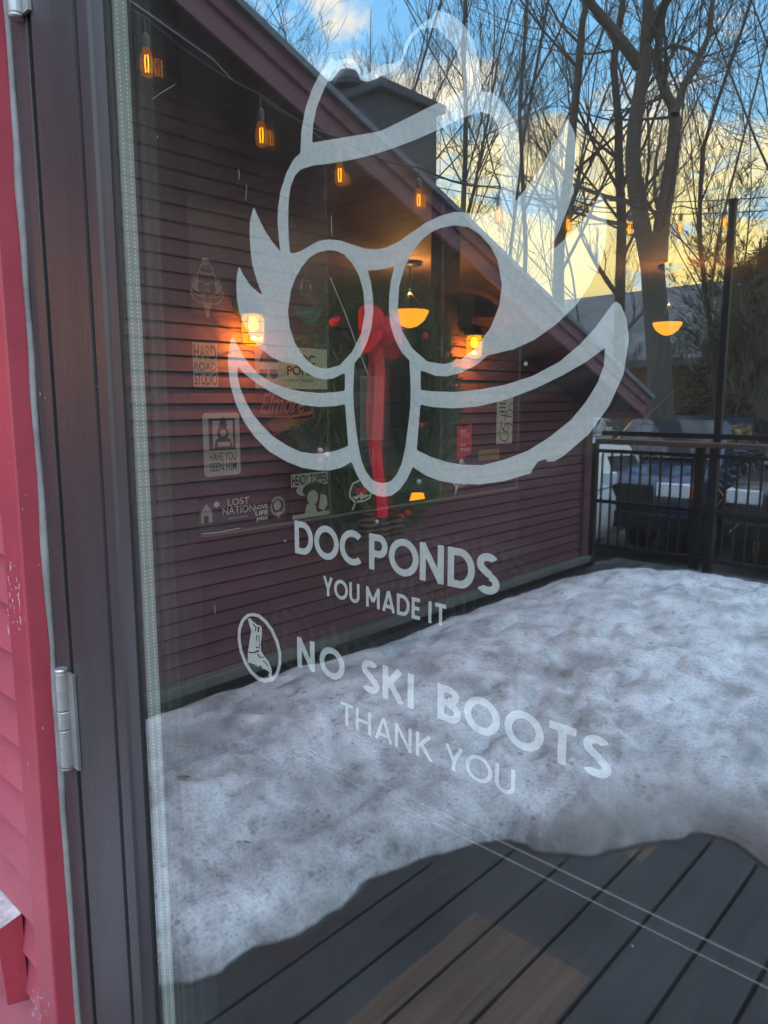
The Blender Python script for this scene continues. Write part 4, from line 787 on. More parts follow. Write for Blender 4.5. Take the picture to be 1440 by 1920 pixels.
zz_ = np.linspace(bz-0.03, _e[2], 26)
for k, (dy, w) in enumerate(((0.0, 0.040), (-0.025, 0.032))):
    vs = []
    for i, z in enumerate(zz_):
        t = i/25; x = FX-0.02-0.02*k+0.012*math.sin(t*8+k*1.3); yc = by*(1-t)+_e[1]*t+dy*(1-.6*t)+0.006*math.sin(t*7+k)-0.02
        vs += [(x, yc-w, z), (x+0.012, yc, z), (x, yc+w, z)]
    tl.add(vs, [(3*i+c, 3*i+c+1, 3*i+c+4, 3*i+c+3) for i in range(25) for c in (0, 1)])
tl.build('ribbon_tail', M['ribbon'], wr, smooth=True, recalc=False)
M['berry'] = mat('red_berry', (0.6, 0.012, 0.014), 0.3); M['cone'] = mat('pine_cone', (0.10, 0.055, 0.03), 0.8); M['orn'] = mat('white_ornament', (0.6, 0.6, 0.58), 0.4)
for (px, py, r) in ((625, 604, .035), (632, 598, .026), (797, 630, .030), (788, 797, .026), (763, 961, .028), (600, 862, .022), (752, 968, .028), (690, 560, .02)):
    r *= .62; b = yard(); q = on_x(px, py, BX+0.15); b.lathe(q, [(0.2*r, -r), (.8*r, -.6*r), (r, 0), (.8*r, .6*r), (.2*r, r)], 10); b.build('berry', M['berry'], wr, smooth=True)
for (px, py) in ((716, 985), (690, 978), (742, 980)):
    q = on_x(px, py, BX+0.16); b = yard()
    for k in range(6): b.lathe((q[0], q[1], q[2]-0.08+0.027*k), [(0.016, 0), (0.052-0.0055*k*abs(k-2)*0.5, 0.008), (0.03, 0.02)], 9)
    b.build('pine_cone', M['cone'], wr)
for (px, py) in ((600, 845), (612, 852), (785, 903), (705, 978)):
    q = on_x(px, py, BX+0.17); b = yard(); b.lathe(q, [(0.003, -.014), (.012, -.008), (.014, 0), (.012, .008), (.003, .014)], 8); b.build('ornament', M['orn'], wr, smooth=True)

# deck
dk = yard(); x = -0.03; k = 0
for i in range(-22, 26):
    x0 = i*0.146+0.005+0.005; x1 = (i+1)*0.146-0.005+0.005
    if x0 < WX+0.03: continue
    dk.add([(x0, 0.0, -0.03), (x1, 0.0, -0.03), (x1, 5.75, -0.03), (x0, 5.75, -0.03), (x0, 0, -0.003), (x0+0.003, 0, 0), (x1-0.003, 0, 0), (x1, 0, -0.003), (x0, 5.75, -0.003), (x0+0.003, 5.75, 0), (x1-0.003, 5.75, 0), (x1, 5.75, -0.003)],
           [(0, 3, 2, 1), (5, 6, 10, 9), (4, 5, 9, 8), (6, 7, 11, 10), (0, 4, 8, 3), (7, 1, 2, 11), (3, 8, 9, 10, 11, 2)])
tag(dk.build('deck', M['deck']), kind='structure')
mb = yard(); mb.box((WX-0.1, 0.0, -0.7), (3.6, 5.7, -0.09)); tag(mb.build('deck_base', M['dark']), kind='structure')

# snow bank
edge = [(-2.86, 0.15), (-1.52, 0.17), (-1.46, 0.42), (-1.40, 0.52), (-1.355, 0.74), (-1.395, 1.02), (-1.30, 1.26), (-1.26, 1.37), (-1.20, 1.47), (-1.10, 1.46), (-1.0, 1.57), (-0.91, 1.64), (-0.84, 1.80), (-0.79, 1.91), (-0.74, 1.93), (-0.60, 1.90), (-0.50, 1.90), (-0.3, 2.1), (0.2, 2.2), (0.8, 2.5), (1.2, 3.4), (0.9, 4.6), (-0.6, 5.2), (-1.75, 5.42), (-2.1, 5.40), (-2.5, 5.25), (-2.70, 4.9), (-2.77, 4.2), (-2.78, 3.4), (-2.74, 2.6), (-2.80, 1.9), (-2.83, 1.2)]
xs = np.arange(-2.93, 1.3, 0.0125); ys = np.arange(0.05, 5.6, 0.0125)
GX, GYY = np.meshgrid(xs, ys, indexing='ij'); P = np.column_stack([GX.ravel(), GYY.ravel()])
jit = np.array([0.050*noise.noise((p[0]*6, p[1]*6, 1.3))+0.014*noise.noise((p[0]*17, p[1]*17, 4.3)) for p in P])
D = -poly_sdf(P, edge)+jit
H = np.empty(len(P)); E_ = np.empty(len(P)); HO = np.zeros(len(P)); RIM = np.zeros(len(P))
for i, (x, y) in enumerate(P):
    d = D[i]
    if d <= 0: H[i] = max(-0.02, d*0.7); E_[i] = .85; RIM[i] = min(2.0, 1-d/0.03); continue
    n1 = noise.fractal((x*1.5, y*1.5, 0.2), 1.0, 2.0, 4); n2 = noise.fractal((x*7, y*7, 3.1), 1.0, 2.0, 3); n3 = abs(noise.noise((x*4.2+9, y*3.1, 7.7)))
    u_ = min(max(d-0.010, 0)/0.10, 1.0); base_h = min(0.008, d*0.7)+0.055*(1-(1-u_)**2.2)+0.11*(1-math.exp(-d/0.5))*u_
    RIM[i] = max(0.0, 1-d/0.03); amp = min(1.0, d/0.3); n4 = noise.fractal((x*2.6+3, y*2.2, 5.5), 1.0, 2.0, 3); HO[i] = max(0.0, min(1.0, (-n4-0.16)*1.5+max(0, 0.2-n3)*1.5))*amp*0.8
    H[i] = (base_h+amp*(0.032*n1+0.018*n2-0.025*max(0, 0.28-n3)/0.28+0.016*n4))
    E_[i] = max(0.0, min(0.85, 1.0-(d-0.014)/((0.22 if x > -1.1 else 0.05)+0.16*max(0, n1+0.3))))*(1.0 if x > -1.15 else 0.45)
H -= 0.35*0*H
nx, ny = len(xs), len(ys)
keep = D.reshape(nx, ny) > -0.05
vid = -np.ones((nx, ny), int); vv = []; ee = []
for i in range(nx):
    for j in range(ny):
        vid[i, j] = len(vv); k = i*ny+j; vv.append((xs[i], -ys[j], H[k])); ee.append(E_[k])
ff = [(vid[i, j], vid[i, j+1], vid[i+1, j+1], vid[i+1, j]) for i in range(nx-1) for j in range(ny-1) if keep[i, j] or keep[i+1, j] or keep[i, j+1] or keep[i+1, j+1]]
me = bpy.data.meshes.new('snow_bank'); me.from_pydata(vv, [], ff); me.materials.append(M['snow']); at = me.attributes.new('edge', 'FLOAT', 'POINT'); at.data.foreach_set('value', ee); at2 = me.attributes.new('hollow', 'FLOAT', 'POINT'); at2.data.foreach_set('value', HO.tolist()); at3 = me.attributes.new('rim', 'FLOAT', 'POINT'); at3.data.foreach_set('value', RIM.tolist())
bm = bmesh.new(); bm.from_mesh(me); bmesh.ops.delete(bm, geom=[v for v in bm.verts if not v.link_faces], context='VERTS'); bmesh.ops.recalc_face_normals(bm, faces=bm.faces); bm.to_mesh(me); bm.free()
me.polygons.foreach_set('use_smooth', [True]*len(me.polygons))
sno = bpy.data.objects.new('snow_bank', me); COL.objects.link(sno); tag(sno, kind='stuff')
def snow_z(x, y):
    i = int(round((x-xs[0])/0.0125)); j = int(round((y-ys[0])/0.0125)); return H[max(0, min(nx-1, i))*ny+max(0, min(ny-1, j))]
for n_, (px, py, L, ro, lab) in enumerate(((345, 1465, 0.055, 0.6, 'curled brown leaf on the snow near the door hinge'), (463, 1586, 0.03, 0.2, 'small brown leaf low on the snow bank'), (1277, 1190, 0.045, 1.2, 'dark dead leaf far out on the snow bank'))):
    q = on_z(px, py, 0.13); zl = snow_z(q[0], q[1]); q = on_z(px, py, zl+0.004); zl = snow_z(q[0], q[1]); b = yard()
    ca, sa = math.cos(ro), math.sin(ro); pts = []; 
    for (u, v, w) in ((-1, 0, 0.3), (-.5, .32, 0.1), (0, .42, .25), (.5, .25, .15), (1, 0, .5), (.5, -.22, .45), (0, -.36, .4), (-.5, -.3, .5)): pts.append((q[0]+L/2*(u*ca-v*sa), q[1]+L/2*(u*sa+v*ca), zl+0.006+0.012*w))
    b.prism(pts, (0, 0, 0.0012)); tag(b.build('dead_leaf', M['leaf']), lab, 'leaf', 'dead leaves lying on the snow')

# railing
RY = 5.6
rl = empty('deck_railing', out((-1.5, RY, 0)), label='black steel deck railing with a brown wooden cap rail', cat='railing')
mb = yard(); mb.box((WX-0.1, RY-0.055, 1.02), (3.5, RY+0.055, 1.062)); mb.build('cap_rail', M['railwood'], rl, bevel=0.006)
mb = yard(); mb.box((WX-0.1, RY+0.07, 1.085), (3.5, RY+0.11, 1.125)); mb.build('upper_bar', M['black'], rl)
for z in (0.94, 0.50, 0.11): 
    mb = yard(); mb.box((WX-0.1, RY-0.012, z), (3.5, RY+0.012, z+0.03)); mb.build('rail', M['black'], rl)
for x in (-3.08, -2.17, -2.06, -0.55, 0.95, 2.45):
    mb = yard(); mb.box((x-0.032, RY-0.032, -0.35), (x+0.032, RY+0.032, 1.018)); mb.build('post', M['black'], rl, bevel=0.003)
bal = None; xx = -3.0
while xx < 3.4:
    if all(abs(xx-p) > 0.05 for p in (-3.08, -2.17, -2.06, -0.55, 0.95, 2.45)):
        if bal is None:
            b = local(); b.box((-0.0075, -0.0075, 0.0), (0.0075, 0.0075, 0.80)); bal = b.build('baluster', M['black'], rl); o = bal
        else: o = bal.copy(); COL.objects.link(o)
        o.location = (xx+1.5, 0, 0.141)
    xx += 0.086
# pole + string lights
pole = empty('light_pole', out((-2.07, RY, 0)), label='tall slim black pole fixed to the railing, end of the bulb string', cat='pole')
mb = yard(); mb.box((-2.095, RY+0.034, -0.3), (-2.045, RY+0.084, 2.86)); mb.build('shaft', M['black'], pole, bevel=0.003)
mb = yard(); mb.box((-2.10, RY+0.025, 2.861), (-2.04, RY+0.09, 2.88)); mb.build('cap', M['black'], pole)
mb = yard()
for z in (0.3, 0.8): mb.box((-2.11, RY+0.0325, z), (-2.03, RY+0.033+0.055, z+0.03))
mb.build('clamp', M['black'], pole)
bl = [((275, 115), 2.5), ((490, 250), 2.82), ((637, 325), 3.085), ((785, 372), 3.395), ((935, 402), 3.771), ((1065, 418), 4.167), ((1180, 428), 4.59), ((1275, 425), 5.0), ((1358, 415), 5.44)]
sl_ = empty('string_light', out((-2.3, 3, 2.5)), label='string of nine glowing edison bulbs running from pole to wing', cat='string lights')
wpts = [(-2.47, 0.2, 3.0), (-2.45, 0.7, 2.78)]
for (q, t) in bl:
    r = ray(*q); p = EYE+r*t; f = p
    b = yard(); b.lathe(p, [(0.004, -0.052), (0.018, -0.044), (0.024, -0.02), (0.022, 0.006), (0.014, 0.034), (0.012, 0.042)], 14); bo = b.build('bulb', M['bulb'], sl_, smooth=True)
    b = yard()
    for sx in (-0.0042, 0.0042): b.tube([(p[0]+sx*0.7, p[1]+sx*0.7, p[2]-0.034), (p[0]+sx, p[1]+sx, p[2]+0.0), (p[0]+sx*0.7, p[1]+sx*0.7, p[2]+0.02)], 0.0024, 6)
    b.build('filament', M['filament'], bo, smooth=True)
    b = yard(); b.lathe((p[0], p[1], p[2]+0.042), [(0.011, 0), (0.0135, 0.006), (0.0135, 0.036), (0.006, 0.046)], 12); b.tube([(p[0], p[1], p[2]+0.087), (p[0], p[1], p[2]+0.135)], 0.003, 6); b.build('socket', M['socket'], bo)
    wpts.append((p[0], p[1], p[2]+0.135))
wpts.append((-2.07, RY+0.055, 2.84))
mb = yard(); W2 = []
for a, b_ in zip(wpts[:-1], wpts[1:]):
    for t in np.linspace(0, 1, 8, endpoint=False): W2.append(np.array(a)*(1-t)+np.array(b_)*t-np.array([0, 0, 0.05*math.sin(math.pi*t)*min(1, abs(b_[1]-a[1]))]))
W2.append(np.array(wpts[-1])); mb.tube(W2, 0.0045, 6); mb.build('wire', M['black'], sl_, smooth=True)
# pale cable clipped below the rake
mb = yard(); cpts = [on_x(x, y, RX-0.06) for x, y in ((200, -60), (245, 2), (285, 30), (330, 62), (400, 112), (437, 152), (480, 175), (520, 205), (565, 232), (612, 266))]
mb.tube([tuple(p) for p in cpts], 0.003, 6); o = mb.build('eave_cable', mat('pale_cable', (0.35, 0.37, 0.42), 0.5), smooth=True); tag(o, 'thin pale cable sagging along the dark eave', 'cable')

# ------------------------------------------------------------------ parking lot, cars, houses, trees
GZ = -0.62; mb = yard(); n = 40; R0 = 420
for i in range(n):
    for j in range(n):
        pass
mb.add([(-R0, -R0, GZ), (R0, -R0, GZ), (R0, R0, GZ), (-R0, R0, GZ)], [(0, 1, 2, 3)])
def ground_mat():
    m = bpy.data.materials.new('lot_ground'); m.use_nodes = True; t = m.node_tree; b = t.nodes['Principled BSDF']
    tc = N(t, 'ShaderNodeTexCoord'); n = N(t, 'ShaderNodeTexNoise', Scale=0.16, Detail=8.0, Roughness=0.6); t.links.new(tc.outputs['Object'], n.inputs['Vector'])
    n2 = N(t, 'ShaderNodeTexNoise', Scale=3.0, Detail=8.0); t.links.new(tc.outputs['Object'], n2.inputs['Vector'])
    asp = MIXC(t, n2.outputs['Fac'], (0.045, 0.05, 0.056), (0.10, 0.105, 0.11))
    t.links.new(MIXC(t, RAMP(t, n.outputs['Fac'], [(0.56, (0,)*3), (0.60, (1,)*3)]), asp, (0.66, 0.70, 0.74)), b.inputs['Base Color']); b.inputs['Roughness'].default_value = 0.6; return m
tag(mb.build('ground', ground_mat()), kind='structure')

def polar(px, dist):      # yard position on the bearing of a picture column
    r = ray(px, 748); r = r/np.hypot(r[0], r[1]); return EYE[0]+r[0]*dist, EYE[1]+r[1]*dist
GZ = -0.62
def car(px, dist, rz, paint, label, scale=1.0, kind='suv'):
    x, y = polar(px, dist); e = empty('parked_car', out((x, y, GZ)), rz, label, 'car', 'vehicles parked beyond the railing'); e.scale = (scale,)*3
    if kind == 'suv': st = [(-2.3, .62, 1.08, .78), (-2.2, .50, 1.20, .90), (-1.2, .42, 1.26, .95), (0.6, .42, 1.27, .96), (1.0, .44, 1.27, .96), (1.35, .48, 1.26, .95), (2.15, .54, 1.21, .92), (2.40, .60, 1.13, .86)]; cab = [(-2.15, 1.20, 1.24, .88, .80), (-1.85, 1.24, 1.82, .90, .72), (-0.8, 1.25, 1.88, .92, .74), (0.35, 1.25, 1.84, .92, .72), (1.15, 1.25, 1.29, .90, .84)]
    else: st = [(-2.2, .55, .85, .74), (-2.1, .42, .96, .85), (-1.0, .34, .98, .90), (0.8, .34, .96, .90), (1.9, .38, .84, .86), (2.2, .46, .72, .74)]; cab = [(-1.95, .94, .98, .82, .74), (-1.1, .97, 1.40, .84, .66), (-0.1, .97, 1.44, .85, .66), (1.15, .95, 1.00, .84, .76)]
    def loft(sections):
        b = local(); n = len(sections[0])
        b.add([p for s_ in sections for p in s_], [(i*n+j, i*n+(j+1) % n, (i+1)*n+(j+1) % n, (i+1)*n+j) for i in range(len(sections)-1) for j in range(n)]+[tuple(range(n-1, -1, -1)), tuple(range((len(sections)-1)*n, len(sections)*n))]); return b
    sec = [[(sx, -hw*.90, zb), (sx, -hw, zb+.18), (sx, -hw*.995, zt-.16), (sx, -hw*.93, zt-.03), (sx, -hw*.72, zt), (sx, hw*.72, zt), (sx, hw*.93, zt-.03), (sx, hw*.995, zt-.16), (sx, hw, zb+.18), (sx, hw*.90, zb)] for sx, zb, zt, hw in st]
    loft(sec).build('body', paint, e, smooth=True, bevel=0)
    sec = [[(sx, -wb, zb), (sx, -wt-.03, zt-.07), (sx, -wt+.05, zt), (sx, wt-.05, zt), (sx, wt+.03, zt-.07), (sx, wb, zb)] for sx, zb, zt, wb, wt in cab]
    loft(sec).build('cabin', paint, e, smooth=False)
    # glass panels just proud of the cabin
    def lerp(a, b, t): return tuple(np.array(a)*(1-t)+np.array(b)*t)
    b = local(); f0, f1 = cab[-1], cab[-2]
    lo0 = (f0[0]+.01, -f0[3]*.84, f0[1]+.05); lo1 = (f0[0]+.01, f0[3]*.84, f0[1]+.05); hi0 = (f1[0]+.05, -f1[4]*.90, f1[2]-.05); hi1 = (f1[0]+.05, f1[4]*.90, f1[2]-.05)
    b.prism([lo0, lo1, hi1, hi0], (0.03, 0, 0.03)); b.build('windshield', M['glasswin'], e)
    for sgn in (-1, 1):
        b = local()
        for i in range(1, len(cab)-2):
            c0, c1 = cab[i], cab[i+1]; x0 = c0[0]+.05; x1 = c1[0]-.04
            b.prism([(x0, sgn*(c0[3]-.005), c0[1]+.06), (x1, sgn*(c1[3]-.005), c1[1]+.06), (x1, sgn*(c1[4]+.05), c1[2]-.13), (x0, sgn*(c0[4]+.05), c0[2]-.13)], (0, sgn*.012, .004))
        b.build('side_window', M['glasswin'], e)
    b0 = st[-1]
    b = local(); b.box((b0[0]-.10, -b0[3]*.50, b0[1]+.14), (b0[0]+.035, b0[3]*.50, b0[2]-.06)); b.build('grille', M['black'], e, bevel=.02)
    b = local(); b.box((b0[0]-.16, -b0[3]*1.04, b0[1]-.10), (b0[0]+.09, b0[3]*1.04, b0[1]+.12)); b.build('bumper', M['black'] if kind == 'suv' else paint, e, bevel=.03)
    for sgn in (-1, 1):
        b = local(); b.box((b0[0]-.24, sgn*b0[3]*.55, b0[2]-.20), (b0[0]+.028, sgn*b0[3]*1.02, b0[2]-.02)); hl = b.build('headlight', M['lens'], e, bevel=.02)
        b = local(); b.box((b0[0]-.20, sgn*b0[3]*1.022, b0[2]-.21), (b0[0]-.01, sgn*b0[3]*1.06, b0[2]-.08)); b.build('indicator', M['orange'], hl)
        b = local(); b.box((cab[-2][0]+.45, sgn*(cab[-2][3]+.02), cab[-2][1]+.06), (cab[-2][0]+.55, sgn*(cab[-2][3]+.20), cab[-2][1]+.21)); b.build('mirror', paint, e, bevel=.02)
        for wx in (st[0][0]+.85, st[-1][0]-.90):
            b = local(); b.lathe((wx, sgn*(.80 if kind == 'suv' else .76)-.11, .36), [(.20, 0), (.35, .0), (.36, .03), (.36, .19), (.35, .22), (.20, .22)], 24, axis='y'); w = b.build('wheel', M['tyre'], e, smooth=False)
            b = local(); b.lathe((wx, sgn*(.80 if kind == 'suv' else .76)-.113, .36), [(.04, -.004), (.22, .0), (.22, .226), (.04, .23)], 20, axis='y'); b.build('rim', M['hinge'], w)
    return e
M['lens'] = mat('headlight_lens', (0.62, 0.64, 0.66), 0.12); M['orange'] = mat('orange_lens', (0.8, 0.16, 0.02), 0.2); M['tyre'] = mat('tyre', (0.02, 0.02, 0.02), 0.8)
car(1288, 11.6, R(87), mat('dark_blue_paint', (0.035, 0.055, 0.10), 0.16, 0.3), 'dark blue pickup style car facing the railing, headlight showing', 0.94)
car(1034, 9.8, R(86), mat('silver_paint', (0.62, 0.66, 0.67), 0.25, 0.2), 'silver car half hidden by the corner of the wing', 1.0, 'sedan')
car(1590, 11.2, R(86), mat('graphite_paint', (0.045, 0.045, 0.05), 0.2, 0.3), 'graphite grey car parked right of the tall pole', 0.92)
for (px, d, col, lab) in ((1092, 24, (0.55, 0.58, 0.6), 'pale car parked far beyond the corner of the wing'),): car(px, d, R(75), mat('pale_paint', col, 0.2, 0.3), lab, 1.0, 'sedan')

def house(px, dist, rz, w, d, hw, hr, wallm, roofm, label, name='house', chim=True, over=0.5):
    x, y = polar(px, dist); e = empty(name, out((x, y, GZ)), rz, label, 'house')
    b = local(); b.prism([(-w/2, -d/2, 0), (w/2, -d/2, 0), (w/2, -d/2, hw), (0, -d/2, hr), (-w/2, -d/2, hw)], (0, d, 0)); b.build('wall', wallm, e)
    b = local(); sl = (hr-hw)/(w/2); o = over
    for s in (-1, 1): b.prism([(0, -d/2-o, hr+.02), (s*(w/2+o), -d/2-o, hw-sl*o+.02), (s*(w/2+o), -d/2-o, hw-sl*o+.24), (0, -d/2-o, hr+.24)], (0, d+2*o, 0))
    rf = b.build('roof', roofm, e)
    if chim: b = local(); b.box((w*.22, -.1, hw+.2), (w*.22+.9, .8, hr+1.0)); b.build('chimney', M['brownwall'], rf)
    for i, wx in enumerate((-w*.3, 0.0, w*.3)):
        for zz2 in ((0.9,) if i != 1 else (0.9, hw+.2)):
            b = local(); b.box((wx-.5, -d/2-.03, zz2), (wx+.5, -d/2-.002, zz2+1.2)); wi = b.build('window', M['white'], e)
            b = local(); b.box((wx-.42, -d/2-.045, zz2+.08), (wx+.42, -d/2-.032, zz2+1.12)); b.build('pane', M['glasswin'], wi)
    return e
house(1300, 30, R(-84), 9, 13, 3.3, 5.9, M['brownwall'], M['snowroof'], 'rust brown house with a wide snowy gable roof beyond the trees')
house(1192, 40, R(150), 8, 7, 2.6, 4.6, M['paleboard'], M['snowroof'], 'pale boarded house far behind the big tree trunk', chim=False)
house(1130, 60, R(170), 16, 9, 3, 6, M['paleboard'], M['snowroof'], 'long pale building in the far distance left of the trunk', chim=False)

# ---- bare trees
def perp(d, rg):
    v = np.array([rg.gauss(0, 1), rg.gauss(0, 1), rg.gauss(0, 1)]); v -= d*(v@d); return v/(np.linalg.norm(v)+1e-9)
def grow(rg, p, d, L, r, lvl, maxl, big, fine, up=0.12, nch=(9, 7, 7, 5)):
    n = 7 if lvl == 0 else (5 if lvl == 1 else 4); pts = [p.copy()]; rad = [r]; q = p.copy(); dd = d.copy()
    for i in range(n):
        dd = dd+np.array([rg.gauss(0, .10), rg.gauss(0, .10), rg.gauss(0, .06)+up*(0.5 if lvl == 0 else 1.0)]); dd /= np.linalg.norm(dd)
        q = q+dd*L/n; pts.append(q.copy()); rad.append(max(0.0034, r*(1-0.80*(i+1)/n)))
    (big if lvl <= 1 else fine).append((pts, rad))
    if lvl >= maxl: return
    for k in range(nch[lvl]):
        t = rg.uniform(0.30 if lvl == 0 else 0.15, 0.98); i = min(n-1, int(t*n)); fr_ = t*n-i
        bp = pts[i]*(1-fr_)+pts[i+1]*fr_; bd = pts[i+1]-pts[i]; bd /= np.linalg.norm(bd)
        a = R(rg.uniform(22, 48)); nd = bd*math.cos(a)+perp(bd, rg)*math.sin(a); rr = (rad[i]*(1-fr_)+rad[i+1]*fr_)
        Lc = L*(0.58 if lvl == 0 else 0.55)*rg.uniform(.65, 1.1)*(1.1-0.55*t)
        grow(rg, bp, nd/np.linalg.norm(nd), Lc, max(0.005, rr*rg.uniform(.45, .65)), lvl+1, maxl, big, fine, up, nch)
def tubes(lst, n): 
    b = local()
    for pts, rad in lst: b.tube(pts, rad, n, cap=False)
    return b
def make_tree(seed, H, r, maxl=4, nch=(10, 7, 6, 4), lean=0.05, up=0.12, name='bare_tree'):
    rg = random.Random(seed); big = []; fine = []
    grow(rg, np.zeros(3), np.array([rg.gauss(0, lean), rg.gauss(0, lean), 1.0]), H, r, 0, maxl, big, fine, up, nch)
    e = empty(name); tubes(big, 7).build('trunk', M['bark'], e, smooth=True, recalc=False); tubes(fine, 3).build('crown', M['twig'], e, recalc=False); return e
protos = [make_tree(11, 15, .056, nch=(9, 6, 5, 4)), make_tree(23, 17, .062, nch=(9, 6, 5, 4), up=.16), make_tree(37, 13, .046, nch=(9, 6, 5, 4), up=.2), make_tree(51, 16, .056, nch=(9, 6, 5, 4), up=.1)]
spots = [(985, 16), (905, 21), (800, 24), (740, 19), (690, 27), (625, 22), (590, 18), (520, 24), (470, 20), (1010, 24), (1110, 25), (1370, 22), (1440, 19), (1280, 28), (1060, 33), (400, 26), (1520, 22), (1200, 40), (850, 36), (975, 42), (1390, 38), (680, 42), (560, 38)]
tr_rg = random.Random(5); used = set()
for i, (px, d) in enumerate(spots):
    k = i % 4; x, y = polar(px, d)
    o = protos[k] if k not in used else copy_tree(protos[k]); used.add(k)
    o.location = out((x, y, GZ)); o.rotation_euler = (0, 0, tr_rg.uniform(0, 6.28)); s_ = tr_rg.uniform(.85, 1.15); o.scale = (s_, s_, s_*tr_rg.uniform(.95, 1.15))
    tag(o, 'slender bare winter tree among the others beyond the parking lot', 'tree', 'bare trees beyond the parking lot')
# the big forked tree
def bigtree():
    D0 = 11.5; rg = random.Random(77); big = []; fine = []
    bx, by_ = polar(1240, D0)
    nrm = np.array([bx-EYE[0], by_-EYE[1], 0.0]); nrm /= np.linalg.norm(nrm)
    def at(px, py, dep=0.0):
        r = ray(px, py); t = (D0+dep)/(r@nrm); return EYE+r*t
    def limb(pts, w0, w1, deps=None):
        P3 = [at(px, py, 0 if deps is None else deps*i/len(pts)) for i, (px, py) in enumerate(pts)]; P3 = [np.array(p) for p in P3]
        # subdivide
        Q = []; 
        for a, b in zip(P3[:-1], P3[1:]):
            for t in (0, .33, .66): Q.append(a*(1-t)+b*t)
        Q.append(P3[-1]); n = len(Q); rad = [(w0+(w1-w0)*i/(n-1)) for i in range(n)]; big.append((Q, rad)); return Q, rad
    px2m = D0/FPX
    base = at(1240, 760); root = np.array([base[0], base[1], GZ])
    limbs = [limb([(1243, 905), (1241, 800), (1237, 700), (1232, 620), (1226, 540), (1222, 480), (1226, 440)], 21*px2m*1.0, 19*px2m)]
    limbs.append(limb([(1218, 500), (1205, 430), (1192, 360), (1186, 300), (1190, 230), (1200, 170), (1208, 120), (1212, 60), (1216, 0), (1222, -120), (1215, -260)], 15*px2m, 7*px2m))
    limbs.append(limb([(1236, 490), (1240, 420), (1252, 350), (1262, 280), (1266, 230), (1262, 200), (1246, 170), (1232, 110), (1240, 40), (1262, -60)], 14*px2m, 5*px2m, .8))
    limbs.append(limb([(1265, 215), (1282, 160), (1310, 110), (1330, 65), (1336, 0), (1350, -90)], 7*px2m, 3*px2m, 1.0))
    limbs.append(limb([(1200, 125), (1175, 90), (1140, 45), (1110, 10), (1085, -40), (1050, -120)], 11*px2m, 5*px2m, -.6))
    limbs.append(limb([(1213, 80), (1240, 20), (1285, -60), (1340, -160)], 8*px2m, 4*px2m, -1.0))
    limbs.append(limb([(1236, 96), (1262, 84), (1290, 92), (1310, 104)], 4*px2m, 2*px2m, -.5))
    for Q, rad in limbs[1:]:
        for k in range(13):
            i = rg.randrange(2, len(Q)-1); bd = Q[i+1]-Q[i]; bd /= np.linalg.norm(bd); a = R(rg.uniform(30, 65)); nd = bd*math.cos(a)+perp(bd, rg)*math.sin(a)
            grow(rg, Q[i], nd, rg.uniform(1.2, 3.0), rad[i]*rg.uniform(.15, .4), 2, 4, big, fine, .10, (9, 7, 5, 4))
    e = empty('forked_tree', out(root), label='big forked bare tree standing behind the cars', cat='tree')
    b = yard()
    for pts, rad in big: b.tube(pts, rad, 10, cap=False)
    b.build('trunk', M['bark'], e, smooth=True, recalc=False)
    b = yard()
    for pts, rad in fine: b.tube(pts, rad, 3, cap=False)
    b.build('crown', M['twig'], e, recalc=False)
bigtree()
# slim companion trunk left of the forked tree
def slim(px, dist, pts, w, label, seed):
    rg = random.Random(seed); big = []; fine = []; bx, by_ = polar(px, dist); nrm = np.array([bx-EYE[0], by_-EYE[1], 0.0]); nrm /= np.linalg.norm(nrm)
    P3 = []
    for q in pts: r = ray(*q); P3.append(EYE+r*(dist/(r@nrm)))
    Q = []
    for a, b in zip(P3[:-1], P3[1:]):
        for t in (0, .5): Q.append(np.array(a)*(1-t)+np.array(b)*t)
    Q.append(np.array(P3[-1])); n = len(Q); rad = [w*dist/FPX*(1-.6*i/(n-1)) for i in range(n)]; big.append((Q, rad))
    for k in range(16):
        i = rg.randrange(3, n-1); bd = Q[i+1]-Q[i]; bd /= np.linalg.norm(bd); a = R(rg.uniform(25, 60)); nd = bd*math.cos(a)+perp(bd, rg)*math.sin(a)
        grow(rg, Q[i], nd, rg.uniform(1.2, 3.6), rad[i]*rg.uniform(.25, .5), 2, 4, big, fine, .14, (9, 7, 5, 4))
    e = empty('slim_tree', out((bx, by_, GZ)), label=label, cat='tree')
    b = yard(); [b.tube(p_, r_, 8, cap=False) for p_, r_ in big]; b.build('trunk', M['bark'], e, smooth=True, recalc=False)
    b = yard(); [b.tube(p_, r_, 3, cap=False) for p_, r_ in fine]; b.build('crown', M['twig'], e, recalc=False)
slim(1160, 13, [(1158, 860), (1160, 700), (1162, 560), (1166, 420), (1160, 300), (1160, 230), (1150, 120), (1168, 0), (1180, -150)], 11, 'slim dark trunk just left of the forked tree', 3)
slim(1045, 12.5, [(1050, 800), (1048, 640), (1047, 520), (1050, 430), (1066, 330), (1074, 230), (1085, 130), (1092, 40), (1120, -80)], 12, 'bare double stemmed tree rising behind the roof slope', 8)
slim(1325, 14, [(1345, 800), (1336, 640), (1322, 540), (1312, 450), (1312, 380), (1318, 280), (1345, 190), (1380, 90), (1415, -20), (1440, -120)], 5, 'thin crooked tree between forked tree and pole', 15)
slim(872, 14, [(868, 700), (868, 520), (868, 400), (872, 300), (874, 200), (868, 100), (872, 0), (880, -120)], 6, 'straight bare tree above the roof right of the chimney', 21)

